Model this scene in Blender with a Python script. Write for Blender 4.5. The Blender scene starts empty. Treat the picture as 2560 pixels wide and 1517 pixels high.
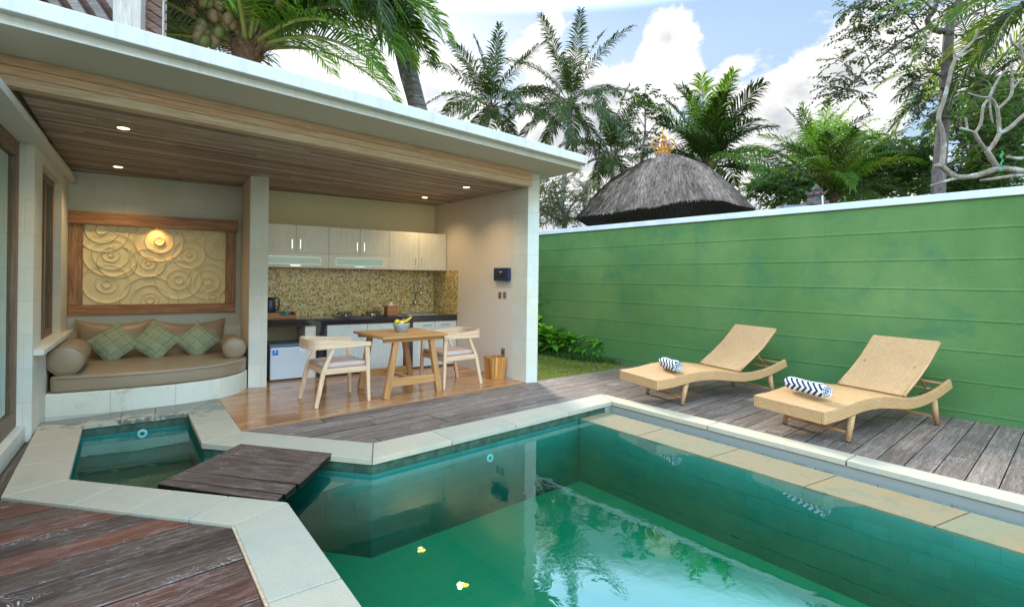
import bpy, bmesh, math, random
from math import sin, cos, pi, radians, atan2, sqrt
from mathutils import Vector, Matrix, noise as mnoise
from mathutils.geometry import tessellate_polygon
V = Vector
# ---------------------------------------------------------------- camera, world, sun, exposure
SC = bpy.context.scene
COL = SC.collection
FOC, PX, PY, ROLL, CH = 1280.0, 1280.0, 698.0, 0.0125, 1.45
cR = V((cos(ROLL), 0, sin(ROLL))); cU = V((-sin(ROLL), 0, cos(ROLL)))
cam_d = bpy.data.cameras.new('camera'); cam = bpy.data.objects.new('camera', cam_d); COL.objects.link(cam)
cam_d.sensor_width = 36; cam_d.sensor_fit = 'HORIZONTAL'; cam_d.lens = 18.0
cam_d.shift_y = -(758.5 - PY) / 2560.0
cam_d.clip_start = 0.05; cam_d.clip_end = 2000
M4 = Matrix.Identity(4)
M4.col[0][:3] = cR; M4.col[1][:3] = cU; M4.col[2][:3] = (0, -1, 0); M4.col[3][:3] = (0, 0, CH)
cam.matrix_world = M4
SC.camera = cam
SUN_AZ, SUN_EL = radians(-17), radians(34)
SUN_DIR = V((sin(SUN_AZ) * cos(SUN_EL), cos(SUN_AZ) * cos(SUN_EL), sin(SUN_EL)))
SC.view_settings.view_transform = 'Standard'; SC.view_settings.look = 'None'
SC.view_settings.gamma = 1.0; SC.view_settings.exposure = 0.86
try: SC.view_settings.use_curve_mapping = False
except Exception: pass
try:
    SC.cycles.max_bounces = 10; SC.cycles.transparent_max_bounces = 24; SC.cycles.diffuse_bounces = 5
    SC.cycles.sample_clamp_indirect = 6.0
except Exception: pass

class NT:
    def __init__(s, nt): s.nt = nt; nt.nodes.clear()
    def n(s, typ, ins=None, **props):
        nd = s.nt.nodes.new(typ)
        for k, v in props.items(): setattr(nd, k, v)
        for k, v in (ins or {}).items(): s.set(nd, k, v)
        return nd
    def set(s, nd, k, v):
        sock = nd.inputs[k]
        if isinstance(v, bpy.types.NodeSocket): s.nt.links.new(v, sock)
        elif isinstance(v, bpy.types.Node): s.nt.links.new(v.outputs[0], sock)
        else:
            if isinstance(v, (tuple, list)) and len(v) == 3 and sock.type == 'RGBA': v = (*v, 1)
            sock.default_value = v
    def math(s, op, a, b=0.0, c=None, clamp=False):
        nd = s.n('ShaderNodeMath', operation=op, use_clamp=clamp); s.set(nd, 0, a); s.set(nd, 1, b)
        if c is not None: s.set(nd, 2, c)
        return nd.outputs[0]
    def vmath(s, op, a, b=None, scale=None):
        nd = s.n('ShaderNodeVectorMath', operation=op); s.set(nd, 0, a)
        if b is not None: s.set(nd, 1, b)
        if scale is not None: s.set(nd, 'Scale', scale)
        return nd.outputs['Value'] if op in ('DOT_PRODUCT', 'LENGTH', 'DISTANCE') else nd.outputs[0]
    def mix(s, fac, a, b, blend='MIX'):
        nd = s.n('ShaderNodeMix', data_type='RGBA', blend_type=blend)
        for i, v in ((0, fac), (6, a), (7, b)):
            sock = nd.inputs[i]
            if isinstance(v, bpy.types.NodeSocket): s.nt.links.new(v, sock)
            else:
                if isinstance(v, (tuple, list)) and len(v) == 3: v = (*v, 1)
                sock.default_value = v
        return nd.outputs[2]
    def ramp(s, fac, stops, interp='LINEAR'):
        nd = s.n('ShaderNodeValToRGB'); s.set(nd, 0, fac); cr = nd.color_ramp; cr.interpolation = interp
        while len(cr.elements) < len(stops): cr.elements.new(0.5)
        for e, (p, c) in zip(cr.elements, stops):
            e.position = p
            e.color = (c, c, c, 1) if isinstance(c, (int, float)) else (*c, 1)
        return nd.outputs[0]
    def noise(s, vec, scale, detail=4, rough=0.55, dist=0.0, out=0):
        nd = s.n('ShaderNodeTexNoise', {'Scale': scale, 'Detail': detail, 'Roughness': rough, 'Distortion': dist})
        if vec is not None: s.set(nd, 'Vector', vec)
        return nd.outputs[out]
    def smooth(s, v, a, b):
        nd = s.n('ShaderNodeMapRange', interpolation_type='SMOOTHSTEP'); s.set(nd, 0, v); s.set(nd, 1, a); s.set(nd, 2, b); return nd.outputs[0]

def ray(px, py):
    return cR * ((px - PX) / FOC) + cU * (-(py - PY) / FOC) + V((0, 1, 0))
CAMP = V((0, 0, CH))
def G(px, py, z=0.0):
    d = ray(px, py); t = (z - CH) / d.z
    p = CAMP + d * t; return V((p.x, p.y, z))
def at(px, py, Y): return CAMP + ray(px, py) * Y
def onplane(px, py, A, B):           # vertical plane through plan points A, B
    n = V((-(B[1] - A[1]), B[0] - A[0], 0)).normalized(); d = ray(px, py)
    t = (V((A[0], A[1], 0)) - V((0, 0, 0))).dot(n) / d.dot(n); return CAMP + d * t

# ---- world: Nishita sky with procedural cumulus laid out by direction
world = bpy.data.worlds.new('World'); SC.world = world; world.use_nodes = True
w = NT(world.node_tree)
sky = w.n('ShaderNodeTexSky', sky_type='NISHITA', sun_disc=False, sun_elevation=SUN_EL, sun_rotation=SUN_AZ,
          air_density=1.3, dust_density=1.5, ozone_density=1.2)
skyc = w.vmath('SCALE', sky.outputs[0], scale=0.115)
skyc = w.mix(0.80, skyc, (0.26, 0.37, 0.50))
gen = w.vmath('NORMALIZE', w.n('ShaderNodeTexCoord').outputs['Generated'])
sep = w.n('ShaderNodeSeparateXYZ', {0: gen})
big = w.noise(w.vmath('MULTIPLY', gen, (1, 1, 1.5)), 3.2, 9, 0.62, 0.25)
fine = w.noise(w.vmath('MULTIPLY', gen, (1, 1, 1.2)), 9.0, 9, 0.6, 0.5)
field = w.math('MULTIPLY', w.smooth(sep.outputs[2], 0.74, 0.86), 0.7)
def skydir(px, py):
    return ray(px, py).normalized()
for (px, py, r, wt) in [(1480, 330, .26, .74), (1670, 110, .11, .64), (1640, 220, .15, .70), (1560, 240, .14, .68), (1390, 60, .08, .6), (1610, 350, .2, .7), (1350, 120, .10, .60), (1410, 200, .13, .66), (1080, 300, .22, .70), (1200, 430, .2, .66), (1930, 330, .24, .74), (2010, 230, .14, .66), (2120, 200, .20, .70),
                        (2180, 400, .22, .55), (1430, 560, .3, .6), (1800, 600, .3, .6), (880, 230, .22, .6), (760, 120, .16, .4), (470, 130, .10, .3), (2430, 120, .22, .5), (2560, -250, .3, .35),
                        (1250, -900, .3, .28), (1750, -700, .22, .3), (-900, -200, .8, .3)]:
    d = w.vmath('DISTANCE', gen, tuple(skydir(px, py)))
    g = w.math('MULTIPLY', w.math('SUBTRACT', 1.0, w.math('DIVIDE', d, r), clamp=True), wt)
    g = w.math('MULTIPLY', w.smooth(g, 0.0, wt), wt)
    field = g if field is None else w.math('MAXIMUM', field, g)
dens = w.math('ADD', field, w.math('MULTIPLY', big, 0.85))
dens = w.math('ADD', dens, w.math('MULTIPLY', fine, 0.75))
dens = w.math('ADD', dens, w.math('MULTIPLY', w.smooth(sep.outputs[2], 0.26, 0.0), 0.35))
skyc = w.mix(w.smooth(w.n('ShaderNodeSeparateXYZ', {0: gen}).outputs[2], 0.38, 0.62), skyc, (0.16, 0.29, 0.52))
mask = w.smooth(dens, 1.12, 1.21)
core = w.smooth(dens, 1.18, 1.6)
shade = w.noise(w.vmath('MULTIPLY', gen, (1, 1, 2.2)), 7.0, 7, 0.6)
cloudc = w.mix(w.smooth(w.math('MULTIPLY', core, shade), 0.2, 0.6), (0.60, 0.595, 0.585), (0.37, 0.39, 0.415))
sund = w.vmath('DOT_PRODUCT', gen, tuple(SUN_DIR))
glow = w.math('MULTIPLY', w.math('POWER', w.math('MAXIMUM', sund, 0.0), 40.0), 0.6)
cloudc = w.mix(1.0, cloudc, w.n('ShaderNodeCombineXYZ', {0: glow, 1: glow, 2: glow}).outputs[0], 'ADD')
full = w.mix(mask, skyc, cloudc)
# unseen sky behind the camera brightened and warmed as added frontal fill
back = w.math('ADD', 1.0, w.math('MULTIPLY', w.smooth(sep.outputs[1], 0.1, -0.6), 2.0))
zen = w.math('ADD', 1.0, w.math('MULTIPLY', w.math('MULTIPLY', w.smooth(sep.outputs[2], 0.455, 0.51), w.smooth(sep.outputs[2], 0.78, 0.62)), 4.5))  # added brightness in a sky band above the frame, for the pool reflection
full = w.vmath('SCALE', full, scale=w.math('MULTIPLY', back, zen))
full = w.mix(w.smooth(sep.outputs[1], 0.1, -0.5), full, w.vmath('MULTIPLY', full, (1.08, 0.95, 0.78)))
bg = w.n('ShaderNodeBackground', {'Color': full, 'Strength': 1.0})
w.n('ShaderNodeOutputWorld', {'Surface': bg.outputs[0]})

sl = bpy.data.lights.new('sun', 'SUN'); sl.energy = 2.8; sl.angle = radians(14); sl.color = (1.0, 0.93, 0.82)
so = bpy.data.objects.new('sun', sl); COL.objects.link(so)
so.rotation_euler = (-SUN_DIR).to_track_quat('-Z', 'Y').to_euler(); so.location = (0, 0, 30)

# ---------------------------------------------------------------- mesh helpers
random.seed(7)
class MB:
    def __init__(s): s.v = []; s.f = []; s.uvrot = 0.0
    def add(s, vs, fs):
        o = len(s.v); s.v += [V(p) for p in vs]; s.f += [tuple(i + o for i in f) for f in fs]; return s
    def prism(s, poly, z0, z1, top=True, bottom=True, sides=True, inner=None):
        P = [V((p[0], p[1], 0)) for p in poly]; n = len(P)
        area = sum(P[i].x * P[(i + 1) % n].y - P[(i + 1) % n].x * P[i].y for i in range(n))
        if area < 0: P.reverse()
        loops = [P]
        if inner:
            I = [V((p[0], p[1], 0)) for p in inner]
            a2 = sum(I[i].x * I[(i + 1) % len(I)].y - I[(i + 1) % len(I)].x * I[i].y for i in range(len(I)))
            if a2 > 0: I.reverse()
            loops.append(I)
        tris = tessellate_polygon(loops); allp = [p for l in loops for p in l]
        def up(t):
            a, b, c = (allp[i] for i in t); return ((b - a).cross(c - a)).z > 0
        tris = [t if up(t) else t[::-1] for t in tris]
        if n <= 4 and not inner: tris = [tuple(range(n))]
        if top: s.add([(p.x, p.y, z1) for p in allp], tris)
        if bottom: s.add([(p.x, p.y, z0) for p in allp], [t[::-1] for t in tris])
        if sides:
            for l in loops:
                m = len(l)
                s.add([(p.x, p.y, z0) for p in l] + [(p.x, p.y, z1) for p in l],
                      [(i, (i + 1) % m, m + (i + 1) % m, m + i) for i in range(m)])
        return s
    def solid(s, poly, z0, z1):       # prism with shared vertices (bevels cleanly)
        P = [V((p[0], p[1], 0)) for p in poly]; n = len(P)
        area = sum(P[i].x * P[(i + 1) % n].y - P[(i + 1) % n].x * P[i].y for i in range(n))
        if area < 0: P.reverse()
        s.add([(p.x, p.y, z0) for p in P] + [(p.x, p.y, z1) for p in P],
              [tuple(range(n, 2 * n)), tuple(range(n - 1, -1, -1))] + [(i, (i + 1) % n, n + (i + 1) % n, n + i) for i in range(n)])
        return s
    def box(s, x0, x1, y0, y1, z0, z1, M=None):
        vs = [V((x, y, z)) for z in (z0, z1) for x, y in ((x0, y0), (x1, y0), (x1, y1), (x0, y1))]
        if M is not None: vs = [M @ p for p in vs]
        return s.add(vs, [(3, 2, 1, 0), (4, 5, 6, 7), (0, 1, 5, 4), (1, 2, 6, 5), (2, 3, 7, 6), (3, 0, 4, 7)])
    def bar(s, A, B, wdt, hgt, up=(0, 0, 1), w2=None, h2=None):    # rectangular bar, may taper
        A, B = V(A), V(B); d = (B - A).normalized(); u = V(up); r = d.cross(u)
        if r.length < 1e-4: r = d.cross(V((1, 0, 0)))
        r.normalize(); u = r.cross(d).normalized()
        w2 = wdt if w2 is None else w2; h2 = hgt if h2 is None else h2
        vs = []
        for P, a, b in ((A, wdt / 2, hgt / 2), (B, w2 / 2, h2 / 2)):
            vs += [P - r * a - u * b, P + r * a - u * b, P + r * a + u * b, P - r * a + u * b]
        return s.add(vs, [(0, 1, 2, 3), (7, 6, 5, 4), (0, 4, 5, 1), (1, 5, 6, 2), (2, 6, 7, 3), (3, 7, 4, 0)])
    def tube(s, pts, rad, n=8, caps=True, jitter=0.0):
        pts = [V(p) for p in pts]; m = len(pts)
        if not hasattr(rad, '__len__'): rad = [rad] * m
        vs = []; ref = None
        for i, p in enumerate(pts):
            t = (pts[min(i + 1, m - 1)] - pts[max(i - 1, 0)]).normalized()
            if ref is None: ref = t.orthogonal().normalized()
            ref = (ref - t * ref.dot(t)).normalized(); b = t.cross(ref)
            for k in range(n):
                a = 2 * pi * k / n; rr = rad[i] * (1 + (random.uniform(-jitter, jitter) if jitter else 0))
                vs.append(p + (ref * cos(a) + b * sin(a)) * rr)
        fs = [(i * n + k, i * n + (k + 1) % n, (i + 1) * n + (k + 1) % n, (i + 1) * n + k) for i in range(m - 1) for k in range(n)]
        if caps: fs += [tuple(range(n - 1, -1, -1)), tuple((m - 1) * n + k for k in range(n))]
        return s.add(vs, fs)
    def lathe(s, prof, n=24, c=(0, 0, 0), M=None, cap=True):
        vs = []
        for r, z in prof:
            for k in range(n):
                a = 2 * pi * k / n; p = V((r * cos(a), r * sin(a), z))
                vs.append((M @ p if M is not None else p) + V(c))
        m = len(prof)
        fs = [(i * n + k, i * n + (k + 1) % n, (i + 1) * n + (k + 1) % n, (i + 1) * n + k) for i in range(m - 1) for k in range(n)]
        if cap: fs += [tuple(range(n - 1, -1, -1)), tuple((m - 1) * n + k for k in range(n))]
        return s.add(vs, fs)
    def ball(s, c, rx, ry=None, rz=None, n=14, m=9, M=None):
        ry = ry or rx; rz = rz or rx
        prof = [(max(1e-4, sin(pi * i / m)), -cos(pi * i / m)) for i in range(m + 1)]
        S = Matrix.Diagonal((rx, ry, rz)); M = (M @ S) if M is not None else S
        return s.lathe(prof, n, c, M, cap=False)
    def grid(s, nu, nv, fn):
        vs = [fn(i / nu, j / nv) for i in range(nu + 1) for j in range(nv + 1)]
        return s.add(vs, [(i * (nv + 1) + j, (i + 1) * (nv + 1) + j, (i + 1) * (nv + 1) + j + 1, i * (nv + 1) + j + 1) for i in range(nu) for j in range(nv)])
    def build(s, name, mat, parent=None, smooth=False, bevel=0.0, segs=2, angle=30):
        me = bpy.data.meshes.new(name); me.from_pydata([tuple(p) for p in s.v], [], s.f); me.update()
        me.materials.append(mat)
        uv = me.uv_layers.new(name='UVMap'); cr, sr = cos(s.uvrot), sin(s.uvrot); data = uv.data
        buf = [0.0] * (2 * len(me.loops))
        for p in me.polygons:
            nx, ny, nz = p.normal
            flat = abs(nz) > 0.72; l = sqrt(nx * nx + ny * ny) or 1; tx, ty = -ny / l, nx / l
            for li in p.loop_indices:
                c = me.vertices[me.loops[li].vertex_index].co
                if flat: buf[2 * li] = c.x * cr + c.y * sr; buf[2 * li + 1] = -c.x * sr + c.y * cr
                else: buf[2 * li] = c.x * tx + c.y * ty; buf[2 * li + 1] = c.z
        data.foreach_set('uv', buf)
        if smooth: me.polygons.foreach_set('use_smooth', [True] * len(me.polygons))
        o = bpy.data.objects.new(name, me); COL.objects.link(o)
        if parent is not None: o.parent = parent
        if bevel:
            b = o.modifiers.new('bevel', 'BEVEL'); b.width = bevel; b.segments = segs; b.limit_method = 'ANGLE'; b.angle_limit = radians(angle)
        return o
def tag(o, label=None, cat=None, group=None, kind=None):
    if label: o['label'] = label
    if cat: o['category'] = cat
    if group: o['group'] = group
    if kind: o['kind'] = kind
    return o
def empty(name, loc, rz=0.0):
    o = bpy.data.objects.new(name, None); COL.objects.link(o); o.location = loc; o.rotation_euler = (0, 0, rz); o.empty_display_size = 0.1
    return o
def thing(name, loc, rz, label, cat, group=None): return tag(empty(name, loc, rz), label, cat, group)
def copy_tree(o, parent=None):
    c = o.copy(); COL.objects.link(c); c.parent = parent
    for ch in list(o.children): copy_tree(ch, c)
    return c

# polygon clipping for planks
def clip_half(poly, n, c):           # keep n.p <= c
    out = []; m = len(poly)
    for i in range(m):
        a, b = poly[i], poly[(i + 1) % m]; da = n[0] * a[0] + n[1] * a[1] - c; db = n[0] * b[0] + n[1] * b[1] - c
        if da <= 0: out.append(a)
        if (da < 0 < db) or (db < 0 < da):
            t = da / (da - db); out.append((a[0] + (b[0] - a[0]) * t, a[1] + (b[1] - a[1]) * t))
    return out
def parea(p): return abs(sum(p[i][0] * p[(i + 1) % len(p)][1] - p[(i + 1) % len(p)][0] * p[i][1] for i in range(len(p)))) / 2
def planks(mb, poly, ang, width, gap, lmin, lmax, z0, z1, seed=1, zj=0.0):
    rnd = random.Random(seed); d = (cos(ang), sin(ang)); n = (-sin(ang), cos(ang))
    vs = [p[0] * n[0] + p[1] * n[1] for p in poly]; us = [p[0] * d[0] + p[1] * d[1] for p in poly]
    k = min(vs) - rnd.uniform(0, width)
    while k < max(vs):
        band = clip_half(clip_half([tuple(p[:2]) for p in poly], n, k + width - gap / 2), (-n[0], -n[1]), -(k + gap / 2))
        if len(band) > 2:
            u = min(us) - rnd.uniform(0, lmax)
            while u < max(us):
                L = rnd.uniform(lmin, lmax)
                pc = clip_half(clip_half(band, d, u + L - gap / 2), (-d[0], -d[1]), -(u + gap / 2))
                if len(pc) > 2 and parea(pc) > 2e-4:
                    q = [pc[0]]
                    for p in pc[1:]:
                        if (p[0] - q[-1][0]) ** 2 + (p[1] - q[-1][1]) ** 2 > 1e-8: q.append(p)
                    if len(q) > 2: mb.solid(q, z0, z1 + rnd.uniform(-zj, zj)) if len(q) <= 5 else mb.prism(q, z0, z1 + rnd.uniform(-zj, zj))
                u += L
        k += width
    mb.uvrot = ang

# ---------------------------------------------------------------- materials
def newmat(name):
    m = bpy.data.materials.new(name); m.use_nodes = True; return m, NT(m.node_tree)
def finish(t, col, rough=0.7, bump=None, bstr=0.3, bdist=0.01, **kw):
    ins = {'Base Color': col, 'Roughness': rough}
    if 'spec' in kw: ins['Specular IOR Level'] = kw.pop('spec')
    ins.update(kw)
    p = t.n('ShaderNodeBsdfPrincipled', ins)
    if bump is not None:
        b = t.n('ShaderNodeBump', {'Strength': bstr, 'Distance': bdist, 'Height': bump}); t.set(p, 'Normal', b.outputs[0])
    t.n('ShaderNodeOutputMaterial', {'Surface': p.outputs[0]}); return p
def simple(name, col, rough=0.6, metal=0.0, nz=0.0, nscale=8.0, bump=0.0, **kw):
    m, t = newmat(name); tc = t.n('ShaderNodeTexCoord').outputs['Object']; c = col; bp = None
    if nz:
        f = t.noise(tc, nscale, 5, 0.6)
        c = t.mix(t.ramp(f, [(0.3, 0.0), (0.7, 1.0)]), tuple(x * (1 - nz) for x in col), tuple(min(1, x * (1 + nz)) for x in col))
    if bump: bp = t.noise(tc, nscale * 8, 4, 0.6)
    finish(t, c, rough, bp, bump, 0.01, Metallic=metal, **kw); return m
def wood(name, cols, along='u', rough=0.5, gs=1.0, island=0.35, bstr=0.25, streak=None, swirl=False, spec=0.4, **kw):
    m, t = newmat(name)
    uv = t.n('ShaderNodeTexCoord').outputs['UV']
    rnd = t.n('ShaderNodeNewGeometry').outputs['Random Per Island']
    off = t.n('ShaderNodeCombineXYZ', {0: t.math('MULTIPLY', rnd, 37.0), 1: t.math('MULTIPLY', rnd, 91.0), 2: t.math('MULTIPLY', rnd, 13.0)})
    vec = t.vmath('ADD', uv, off.outputs[0])
    sc = (1.4 * gs, 22 * gs, 1) if along == 'u' else (22 * gs, 1.4 * gs, 1)
    g1 = t.noise(t.vmath('MULTIPLY', vec, sc), 1.6, 6, 0.62, 1.1)
    g2 = t.noise(t.vmath('MULTIPLY', vec, tuple(x * 4 for x in sc)), 1.5, 4, 0.7, 0.4)
    f = t.math('ADD', t.math('MULTIPLY', g1, 0.7), t.math('MULTIPLY', g2, 0.3))
    c = t.ramp(f, [(0.30, cols[0]), (0.5, cols[1]), (0.70, cols[2])])
    if island:
        br = t.math('ADD', 1 - island / 2, t.math('MULTIPLY', t.math('FRACT', t.math('MULTIPLY', rnd, 7.31)), island))
        c = t.vmath('SCALE', c, scale=br)
    if len(cols) > 3:
        sel = t.math('FRACT', t.math('MULTIPLY', rnd, 17.7))
        patch = t.noise(vec, 1.3, 3, 0.5)
        c = t.mix(t.math('MULTIPLY', t.smooth(t.math('ADD', sel, t.math('SUBTRACT', patch, 0.5)), 0.35, 0.80), 0.85), c, t.vmath('MULTIPLY', c, cols[3]))
    if streak:
        # worn pale fibres following the grain, some swirling round knots
        sv = t.vmath('MULTIPLY', vec, (1.8, 34, 1) if along == 'u' else (34, 1.8, 1))
        s1 = t.noise(sv, 2.1, 7, 0.75, 2.6)
        pm = t.noise(vec, 2.6, 4, 0.6)
        c = t.mix(t.math('MULTIPLY', t.math('MULTIPLY', t.smooth(s1, 0.53, 0.66), t.smooth(pm, 0.42, 0.62)), streak[1]), c, streak[0])
        s2 = t.noise(t.vmath('MULTIPLY', vec, (5, 130, 1) if along == 'u' else (130, 5, 1)), 2.0, 3, 0.6, 1.5)
        c = t.mix(t.math('MULTIPLY', t.smooth(s2, 0.60, 0.70), streak[1] * 0.6), c, streak[0])
        c = t.mix(t.math('MULTIPLY', t.smooth(s2, 0.42, 0.33), 0.7), c, cols[0])
        # curled scratch marks round knots
        sw = t.noise(vec, 2.4, 2, 0.45, 3.2); ln = t.math('ABSOLUTE', t.math('SUBTRACT', t.math('FRACT', t.math('MULTIPLY', sw, 26.0)), 0.5))
        mk = t.math('MULTIPLY', t.smooth(ln, 0.10, 0.02), t.smooth(t.noise(t.vmath('ADD', vec, (3.3, 8.1, 0)), 2.7, 4, 0.65), 0.54, 0.64))
        c = t.mix(t.math('MULTIPLY', mk, streak[1] * (1.0 if swirl else 0.0)), c, streak[0])
        # near-black plank sides: shade of the gaps put into the colour
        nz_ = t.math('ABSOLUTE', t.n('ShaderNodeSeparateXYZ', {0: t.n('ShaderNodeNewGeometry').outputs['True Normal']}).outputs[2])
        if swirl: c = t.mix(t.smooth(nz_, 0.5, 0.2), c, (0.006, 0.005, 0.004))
    finish(t, c, rough, f, bstr, 0.006, spec=spec, **kw); return m
def brickmat(name, c1, c2, mortar, bw, rh, ms=0.004, rough=0.7, nz=0.15, bstr=0.3, offset=0.5, stain=None, spec=0.4, nscale=9, hue=None):
    m, t = newmat(name); uv = t.n('ShaderNodeTexCoord').outputs['UV']; tc = t.n('ShaderNodeTexCoord').outputs['Object']
    b = t.n('ShaderNodeTexBrick', {'Vector': uv, 'Color1': c1, 'Color2': c2, 'Mortar': mortar, 'Scale': 1.0, 'Mortar Size': ms, 'Mortar Smooth': 0.1,
                                  'Bias': 0.0, 'Brick Width': bw, 'Row Height': rh}, offset=offset)
    f = t.noise(tc, nscale, 8, 0.7)
    c = t.vmath('SCALE', b.outputs[0], scale=t.math('ADD', 1 - nz, t.math('MULTIPLY', f, nz * 2)))
    if hue:
        c = t.mix(t.math('MULTIPLY', t.smooth(t.noise(tc, 1.7, 5, 0.6), 0.45, 0.65), hue[1]), c, hue[0])
    if stain:
        sm = t.smooth(t.noise(tc, stain[1], 6, 0.65, 0.6), stain[2], stain[2] + 0.16)
        c = t.mix(t.math('MULTIPLY', sm, stain[3]), c, stain[0])
    h = t.math('ADD', t.math('MULTIPLY', b.outputs[1], -1.0), t.math('MULTIPLY', f, 0.35))
    finish(t, c, rough, h, bstr, 0.004, spec=spec); return m

MT = {}
def m_white():
    m, t = newmat('weathered_white_paint'); tc = t.n('ShaderNodeTexCoord').outputs['Object']
    s1 = t.noise(t.vmath('MULTIPLY', tc, (7, 7, .35)), 1.6, 5, 0.7); s2 = t.noise(tc, 1.1, 6, 0.65); s3 = t.noise(tc, 26, 4, 0.7)
    c = t.mix(t.math('MULTIPLY', t.smooth(s1, 0.50, 0.72), 0.45), (0.64, 0.60, 0.535), (0.46, 0.43, 0.36))
    c = t.mix(t.math('MULTIPLY', t.smooth(s2, 0.50, 0.70), 0.35), c, (0.47, 0.49, 0.43))
    finish(t, c, 0.6, s3, 0.12, 0.004, spec=0.3); return m
MT['white'] = m_white()
MT['soffit'] = simple('cream_plaster', (0.56, 0.49, 0.385), 0.7, nz=0.03, nscale=1.2)
MT['plaster'] = simple('beige_plaster', (0.66, 0.57, 0.46), 0.75, nz=0.05, nscale=0.9, bump=0.05)
MT['plaster_back'] = simple('ochre_plaster', (0.68, 0.60, 0.37), 0.75, nz=0.05, nscale=0.9, bump=0.05)
MT['clad'] = brickmat('limestone_cladding', (0.68, 0.65, 0.54), (0.60, 0.60, 0.51), (0.52, 0.50, 0.41), 0.62, 0.30, 0.0025, 0.6, 0.10, 0.25, hue=((0.62, 0.56, 0.36), 0.45))
MT['bench'] = brickmat('bench_limestone', (0.66, 0.64, 0.51), (0.60, 0.59, 0.46), (0.45, 0.38, 0.25), 0.75, 0.6, 0.003, 0.6, 0.12, 0.3,
                       stain=((0.42, 0.27, 0.12), 2.4, 0.56, 0.55))
# coping: slab per island
def slabmat(name, base, alt, stain, wet=None, blotch=None):
    m, t = newmat(name); g = t.n('ShaderNodeNewGeometry'); tc = t.n('ShaderNodeTexCoord').outputs['Object']
    rnd = g.outputs['Random Per Island']
    c = t.mix(rnd, base, alt)
    sp = t.noise(tc, 90, 6, 0.75); bl = t.noise(tc, 3.1, 6, 0.65, 0.4)
    c = t.vmath('SCALE', c, scale=t.math('ADD', 0.58, t.math('MULTIPLY', sp, 0.84)))
    c = t.mix(t.math('MULTIPLY', t.smooth(bl, 0.50, 0.72), 0.5), c, stain)
    if blotch:
        c = t.mix(t.math('MULTIPLY', t.smooth(t.noise(tc, 2.2, 7, 0.7, 0.5), 0.48, 0.66), 0.45), c, blotch[0])
        c = t.mix(t.math('MULTIPLY', t.smooth(t.noise(t.vmath('ADD', tc, (7, 3, 0)), 4.5, 7, 0.75, 0.5), 0.52, 0.62), 0.6), c, blotch[1])
    rough = 0.62
    if wet:
        sx = t.n('ShaderNodeSeparateXYZ', {0: g.outputs['Position']})
        nn = t.math('MULTIPLY', t.math('SUBTRACT', t.noise(tc, 3.5, 7, 0.7), 0.5), 1.6)
        side = t.math('SUBTRACT', t.math('SUBTRACT', t.math('MULTIPLY', sx.outputs[1], 0.62), t.math('MULTIPLY', sx.outputs[0], 0.35)), wet)
        wm = t.smooth(t.math('ADD', side, nn), 0.0, 0.14)
        c = t.mix(t.math('MULTIPLY', wm, 0.9), c, t.vmath('MULTIPLY', c, (0.26, 0.29, 0.31)))
        rough = t.math('SUBTRACT', 0.62, t.math('MULTIPLY', wm, 0.42))
    finish(t, c, rough, sp, 0.22, 0.003, spec=0.4); return m
MT['coping'] = slabmat('coping_stone', (0.42, 0.39, 0.29), (0.51, 0.43, 0.30), (0.33, 0.34, 0.265), wet=4.42, blotch=((0.36, 0.37, 0.29), (0.47, 0.41, 0.29)))
MT['ledge'] = slabmat('overflow_ledge_stone', (0.18, 0.185, 0.11), (0.22, 0.175, 0.095), (0.24, 0.15, 0.06), blotch=((0.29, 0.165, 0.055), (0.125, 0.16, 0.09)))
MT['gutterwall'] = brickmat('channel_wall_stone', (0.24, 0.28, 0.24), (0.30, 0.33, 0.27), (0.13, 0.14, 0.11), 0.45, 0.4, 0.004, 0.6, 0.4, 0.5, stain=((0.10, 0.11, 0.08), 7, 0.52, 0.7), nscale=22)
MT['pooltile'] = brickmat('green_pool_stone', (0.042, 0.20, 0.165), (0.055, 0.245, 0.20), (0.036, 0.18, 0.15), 0.22, 0.10, 0.003, 0.5, 0.22, 0.2, nscale=5)
MT['waterline'] = simple('mossy_waterline_stone', (0.035, 0.085, 0.050), 0.6, nz=0.5, nscale=14, bump=0.3)
MT['poolfloor'] = brickmat('green_pool_floor', (0.14, 0.74, 0.42), (0.15, 0.77, 0.44), (0.135, 0.72, 0.41), 0.4, 0.2, 0.003, 0.5, 0.12, 0.2, nscale=2)
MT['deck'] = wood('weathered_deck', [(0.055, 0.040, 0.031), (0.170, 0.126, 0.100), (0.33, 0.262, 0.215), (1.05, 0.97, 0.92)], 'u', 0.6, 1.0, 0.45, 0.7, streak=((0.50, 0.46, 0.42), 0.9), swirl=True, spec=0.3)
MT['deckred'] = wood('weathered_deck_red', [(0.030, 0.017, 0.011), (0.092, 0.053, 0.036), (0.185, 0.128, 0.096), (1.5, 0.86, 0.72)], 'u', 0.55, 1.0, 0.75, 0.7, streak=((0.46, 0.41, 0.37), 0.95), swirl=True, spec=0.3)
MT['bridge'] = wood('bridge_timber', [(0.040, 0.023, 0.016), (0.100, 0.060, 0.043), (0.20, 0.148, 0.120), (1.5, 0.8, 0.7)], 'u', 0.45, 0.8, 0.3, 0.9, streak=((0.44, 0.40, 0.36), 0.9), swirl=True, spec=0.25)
MT['tilewood'] = wood('wood_look_tile', [(0.20, 0.085, 0.028), (0.42, 0.19, 0.070), (0.62, 0.33, 0.14)], 'u', 0.16, 0.55, 0.45, 0.03, spec=0.6)
MT['grout'] = simple('grout', (0.33, 0.22, 0.13), 0.8)
MT['slat'] = wood('ceiling_slat_wood', [(0.15, 0.110, 0.085), (0.32, 0.240, 0.185), (0.52, 0.43, 0.35), (1.05, 0.96, 0.92)], 'u', 0.5, 0.8, 0.9, 0.2, spec=0.35)
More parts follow.
